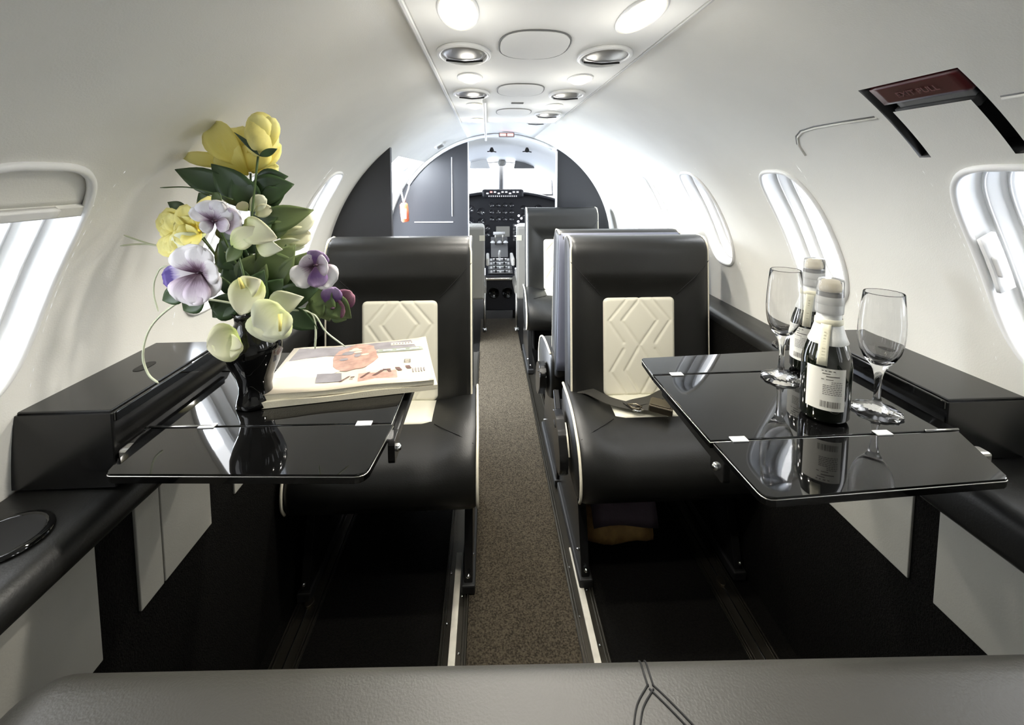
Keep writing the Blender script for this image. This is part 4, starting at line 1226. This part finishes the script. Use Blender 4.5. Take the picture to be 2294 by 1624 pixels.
def petal(name, parent, base, tip, w, m, n=(0, -1, 0), curl=.1, cup=.2, shape='petal', th=.0007, org=Vector((0, 0, 0))):
    base, tip, n = Vector(base), Vector(tip), Vector(n).normalized()
    fd = tip - base; L = fd.length; fu = fd.normalized()
    n = (n - fu * n.dot(fu)).normalized(); sd = fu.cross(n)
    v, f, uv = [], [], []; NT, NS = 9, 6
    for i in range(NT + 1):
        t = i / NT
        if shape == 'petal': ww = (math.sin(pi * min(.999, (t * .93 + .03)) ** 1.55) ** .62)
        elif shape == 'heart': ww = (math.sin(pi * min(.999, (t * .95 + .04)) ** .75) ** .7)
        else: ww = math.sin(pi * min(.999, t * .97 + .02) ** .85) ** 1.05
        for j in range(NS + 1):
            s = 2 * j / NS - 1
            rip = .04 * math.sin(s * 6 + t * 7) * (t if shape == 'petal' else .3)
            p = base + fd * t + sd * (s * ww * w / 2) + n * (curl * L * math.sin(pi * t * .9) + cup * w * .5 * (s * s) * ww + rip * w * .4)
            v.append(p - org); uv.append((j / NS, t))
    for i in range(NT):
        for j in range(NS):
            a = i * (NS + 1) + j; f.append((a, a + 1, a + NS + 2, a + NS + 1))
    o = pydata(name, v, f, m, parent, True, uv); solid(o, th, 0)
    return o
def flower_root(name, label, cat, c):
    t = thing(name, label, cat, c); return t, Vector(c)
def stem(parent, org, pts, r=.0018, m='stem_green'):
    tube('stem', [p - org for p in spline([MOUTH - Vector((0, 0, .008))] + pts, 5)], r, m, parent, 6)
P = 1 / 1000 * VY     # metres per photograph pixel in the bouquet plane

# 1 yellow tulip bud at the top
c = F(606, 305, -.01); t, o = flower_root('yellow_tulip', 'closed yellow tulip bud, topmost flower of the bouquet', 'flower', c)
lathe('bud', [(0, -.034), (.010, -.033), (.019, -.025), (.0235, -.010), (.0235, .005), (.019, .020), (.012, .030), (.005, .034), (0, .034)], 'bud_yellow', t, 20, wob=lambda a, z: .05 * math.sin(3 * a + z * 40))
for a, tw in ((-1, (572, 322, 560, 296)), (1, (640, 330, 650, 300))): pass
petal('petal', t, F(605, 350, -.012), F(600, 262, -.030), .040, 'yellow_petal', curl=.10, cup=-.35, org=o)
petal('petal', t, F(612, 348, -.012), F(630, 268, -.022), .032, 'yellow_petal', curl=.10, cup=-.35, org=o)
petal('sepal', t, F(600, 350, -.03), F(548, 300, -.035), .008, 'leaf_dark', curl=-.1, cup=.1, shape='leaf', org=o)
petal('sepal', t, F(600, 350, -.035), F(638, 335, -.032), .012, 'leaf_dark', curl=-.1, cup=.1, shape='leaf', org=o)
stem(t, o, [F(572, 560, 0), F(580, 470, -.01), F(590, 400, -.012), F(598, 348, -.012)])
# 2 open yellow flower behind
c = F(570, 350, .02); t, o = flower_root('yellow_lily', 'open yellow flower behind the tulip bud with petals spread sideways', 'flower', c)
for (b, e, w, cu) in (((580, 380), (505, 285), .052, .15), ((575, 372), (560, 290), .050, .15), ((585, 372), (445, 352), .024, .05), ((575, 384), (642, 320), .050, .12),
                      ((570, 372), (640, 378), .026, .05), ((575, 392), (530, 330), .050, .2), ((585, 388), (610, 330), .05, .2)):
    petal('petal', t, F(*b, .02), F(*e, .022), w, 'yellow_petal', curl=cu, cup=.25, org=o)
stem(t, o, [F(575, 560, .02), F(578, 470, .02), F(580, 388, .02)])
# 3 dark leaves sprig below it
c = F(575, 430, .01); t, o = flower_root('leaf_sprig', 'sprig of large dark green leaves under the yellow flowers', 'foliage', c)
for (b, e, w) in (((545, 425), (424, 380), .040), ((590, 460), (500, 368), .052), ((575, 430), (672, 412), .048), ((585, 470), (548, 385), .05), ((590, 400), (660, 395), .03), ((600, 450), (655, 425), .035)):
    petal('leaf', t, F(*b, .005), F(*e, 0), w, 'leaf_dark', curl=.05, cup=.15, shape='leaf', org=o)
stem(t, o, [F(570, 560, .01), F(582, 470, .008), F(575, 430, .005)])
# 4 yellow peony
c = F(430, 505, 0); t, o = flower_root('yellow_peony', 'ruffled yellow many-petalled flower on the left of the bouquet', 'flower', c)
rp = random.Random(5)
for k in range(20):
    a = R(-150 + k * 14 + rp.uniform(-6, 6)) if k < 13 else R(rp.uniform(60, 260)); L_ = rp.uniform(38, 62) if k < 13 else rp.uniform(24, 40)
    b = (462 + rp.uniform(-8, 8), 520 + rp.uniform(-15, 15)); d = 78 if k < 13 else 50
    ang = R(115 + k * 13) if k < 13 else R(110 + (k - 13) * 22)
    e = (b[0] + d * math.cos(ang) * 1.05, b[1] - d * math.sin(ang) * .95)
    petal('petal', t, F(*b, .01 - .001 * k), F(*e, -.006 - .0012 * k), .030 + .006 * rp.random(), 'yellow_petal', curl=.22, cup=.3, org=o)
for (b, e, w) in (((462, 515), (440, 455), .030), ((475, 520), (500, 438), .028), ((455, 520), (404, 478), .026)):
    petal('petal', t, F(*b, -.012), F(*e, -.02), w, 'yellow_petal', curl=.2, cup=.3, org=o)
petal('sepal', t, F(480, 520, -.014), F(412, 545, -.02), .03, 'pale_petal', curl=.2, cup=.3, org=o)
stem(t, o, [F(540, 640, 0), F(500, 570, .01), F(465, 520, .01)])
# pansies
def pansy(label, ctr, petals, dep, extra=None):
    t, o = flower_root('pansy', label, 'flower', F(*ctr, dep))
    for k, (e, w, m, cu) in enumerate(petals):
        petal('petal', t, F(*ctr, dep - .001 * k), F(*e, dep - .008 - .001 * k), w, m, curl=cu, cup=.12, org=o)
    lathe('eye', [(0, -.001), (.003, -.001), (.004, .001), (0, .003)], 'cork' if False else 'pansy_eye', t, 10).location = F(*ctr, dep - .014) - o
    t['group'] = 'purple and white pansies in the bouquet'
    return t, o
mat('pansy_eye', (.03, .006, .02), .6)
t, o = pansy('large pansy facing the camera with a deep purple tip, low on the left', (462, 606),
             [((384, 618), .038, 'pansy_tip', .03), ((432, 545), .056, 'pansy_white', .05), ((470, 548), .042, 'pansy_white', .05), ((500, 650), .042, 'pansy_white', .03), ((502, 600), .038, 'pansy_white', .03), ((425, 672), .058, 'pansy_lilac', .05), ((455, 676), .040, 'pansy_lilac', .05)], -.045)
petal('leaf', t, F(440, 640, -.035), F(382, 665, -.03), .03, 'leaf_dark', shape='leaf', org=o)
petal('leaf', t, F(470, 655, -.035), F(425, 688, -.03), .035, 'leaf_dark', shape='leaf', org=o)
stem(t, o, [F(548, 660, -.01), F(510, 618, -.03), F(470, 608, -.04)])
t, o = pansy('small upward-turned white pansy with a dark wine centre beside the yellow peony', (500, 492),
             [((448, 468), .022, 'pansy_white', -.02), ((496, 446), .046, 'pansy_white', .08), ((528, 455), .040, 'pansy_white', .06), ((558, 492), .040, 'pansy_lilac', .04), ((470, 512), .020, 'pansy_white', .02), ((530, 505), .022, 'pansy_lilac', .05)], -.045)
stem(t, o, [F(560, 640, 0), F(530, 560, -.02), F(505, 500, -.04)])
t, o = pansy('lilac and purple pansy on the right of the bouquet', (712, 592),
             [((662, 630), .040, 'pansy_white', .05), ((690, 568), .036, 'pansy_lilac', .04), ((722, 560), .036, 'pansy_purple', .04), ((752, 632), .044, 'pansy_white', .05), ((718, 640), .032, 'pansy_purple', .04), ((738, 590), .034, 'pansy_lilac', .05)], -.02)
petal('sepal', t, F(712, 625, -.01), F(735, 700, -.01), .04, 'leaf_mid', shape='leaf', org=o)
stem(t, o, [F(600, 655, 0), F(660, 670, 0), F(705, 640, -.01), F(710, 600, -.015)])
t, o = pansy('dark wine coloured pansy hanging at the lower right of the bouquet', (745, 690),
             [((790, 655), .034, 'pansy_wine', .03), ((772, 690), .030, 'pansy_wine', .03), ((745, 640), .034, 'pansy_purple', .04)], -.01)
for (b, e, w) in (((735, 660), (786, 712), .04), ((720, 650), (738, 718), .04), ((715, 660), (705, 722), .03), ((740, 700), (775, 716), .02)):
    petal('sepal', t, F(*b, -.012), F(*e, -.012), w, 'leaf_mid', shape='leaf', org=o)
stem(t, o, [F(600, 665, 0), F(670, 690, 0), F(730, 672, -.008)])
# cream anthuriums / orchid petals
def cream(label, ctr, petals, dep, spadix=None, st=None):
    t, o = flower_root('anthurium', label, 'flower', F(*ctr, dep))
    for (b, e, w, m, cu, sh) in petals: petal('petal', t, F(*b, dep), F(*e, dep - .008), w, m, curl=cu, cup=.15, shape=sh, org=o)
    if spadix: tube('spadix', [F(*spadix[0], dep - .012) - o, F(*spadix[1], dep - .018) - o], [.0035, .002], 'bud_yellow', t, 8)
    stem(t, o, st or [F((ctr[0] + 570) / 2, (ctr[1] + 690) / 2, 0), F(*ctr, dep + .002)])
    t['group'] = 'cream blooms in the bouquet'
cream('cream folded bloom with a curled lobe, centre front above the vase', (560, 640), [((580, 618), (545, 700), .052, 'cream_petal', .12, 'heart'), ((556, 640), (594, 622), .034, 'cream_petal', .2, 'heart')], -.055, ((552, 640), (545, 618)))
cream('round cream heart-shaped bloom hanging over the vase rim on the right', (612, 722), [((640, 690), (578, 740), .070, 'pale_petal', .1, 'heart'), ((612, 690), (612, 765), .068, 'pale_petal', .1, 'heart')], -.06, ((630, 700), (628, 740)))
cream('lowest cream bloom hanging left of the vase', (500, 770), [((540, 750), (470, 775), .060, 'cream_petal', .1, 'heart'), ((525, 752), (505, 800), .045, 'cream_petal', .1, 'heart'), ((515, 755), (547, 772), .025, 'cream_petal', .1, 'heart')], -.055)
cream('large cream petal bloom in the middle above the green leaves', (590, 520), [((560, 500), (632, 530), .040, 'cream_petal', .15, 'heart'), ((532, 545), (600, 505), .034, 'cream_petal', .1, 'leaf'), ((585, 545), (642, 555), .028, 'pale_petal', .1, 'leaf')], -.05)
cream('pale bloom half hidden right of centre behind the cream heart', (648, 670), [((605, 680), (684, 662), .040, 'pale_petal', .1, 'leaf')], -.03)
cream('pale yellow-white petals fanning out toward the far window', (670, 510), [((632, 520), (712, 478), .040, 'pale_petal', .1, 'petal'), ((632, 525), (705, 525), .034, 'cream_petal', .1, 'petal'), ((620, 540), (690, 545), .022, 'pale_petal', .1, 'petal')], .02)
cream('small cream blossom peeking out behind the tulip stem', (596, 465), [((575, 470), (610, 440), .026, 'pale_petal', .1, 'petal'), ((580, 475), (622, 465), .022, 'cream_petal', .1, 'petal'), ((570, 470), (555, 450), .02, 'cream_petal', .1, 'petal')], .0)
# filler leaves
def sprig(label, leaves, ctr, dep, m='leaf_dark'):
    t, o = flower_root('leaf_sprig', label, 'foliage', F(*ctr, dep))
    for (b, e, w, mm) in leaves: petal('leaf', t, F(*b, dep), F(*e, dep - .004), w, mm or m, curl=.06, cup=.18, shape='leaf', org=o)
    stem(t, o, [F((ctr[0] + 570) / 2, (ctr[1] + 690) / 2, dep), F(*ctr, dep + .004)])
sprig('green leaves reaching right above the lilac pansy', [((590, 500), (712, 468), .042, 'leaf_mid'), ((580, 490), (645, 468), .036, None), ((600, 520), (665, 500), .03, 'leaf_mid'), ((640, 500), (655, 462), .02, 'leaf_mid')], (600, 510), .0)
sprig('dense dark leaves filling the middle of the bouquet', [((560, 600), (510, 530), .050, None), ((560, 560), (620, 500), .040, None), ((500, 520), (575, 505), .034, None), ((560, 640), (600, 560), .055, 'leaf_mid'), ((590, 640), (670, 545), .060, 'leaf_mid'), ((600, 600), (680, 590), .05, 'leaf_mid'),
       ((560, 660), (520, 580), .05, None), ((520, 570), (518, 605), .030, 'leaf_mid'), ((505, 540), (560, 600), .045, None), ((640, 640), (700, 560), .045, 'leaf_mid'), ((545, 600), (500, 560), .04, 'leaf_mid')], (560, 620), -.005)
sprig('dark leaves above the vase mouth under the large pansy', [((550, 690), (478, 668), .045, None), ((540, 660), (485, 705), .040, None), ((590, 680), (640, 620), .045, None), ((620, 670), (720, 640), .04, None), ((560, 690), (600, 600), .05, None), ((640, 690), (712, 735), .034, None)], (565, 685), -.015)
sprig('small pale green leaf bud at the centre of the bouquet', [((555, 545), (520, 582), .022, 'leaf_mid'), ((500, 430), (518, 455), .016, 'leaf_mid')], (545, 560), -.048)
sprig('dark leaf tips showing behind the yellow peony', [((445, 470), (404, 450), .020, None), ((425, 515), (380, 498), .024, None), ((500, 470), (470, 430), .03, None)], (470, 520), .014)
# pale grass blades
def blade(label, pts, dep, r=.0017, m='grass_pale'):
    o = tube('grass_blade', spline([F(*p, dep) for p in pts], 6), [r] * 1 + [r] * (6 * (len(pts) - 1) - 1) + [r * .4], m, None, 6)
    tag(o, label, 'grass', 'pale grass blades in the bouquet')
blade('long pale grass blade arching down the left side to the console', [(560, 680), (450, 662), (402, 678), (352, 725), (332, 785), (340, 830), (361, 853)], -.035)
blade('short pale grass blade curving behind the large pansy', [(470, 620), (395, 590), (370, 612), (363, 650), (370, 690)], -.02, .0013)
blade('upper of two pale grass tips pointing left from the peony', [(470, 560), (380, 545), (345, 535), (309, 521)], -.01, .0014)
blade('lower of two pale grass tips pointing left from the peony', [(470, 565), (380, 545), (340, 541), (300, 544)], -.012, .0014)
blade('dark thin grass tip pointing left above the peony', [(540, 445), (490, 428), (445, 418), (390, 419)], -.01, .0010, 'stem_green')
blade('straight pale grass blade hanging down at the right', [(660, 690), (698, 700), (706, 735), (703, 782)], -.02, .0017)
blade('curved pale grass blade at the far right over the seat', [(640, 690), (700, 700), (728, 742), (771, 779)], -.02, .0014)
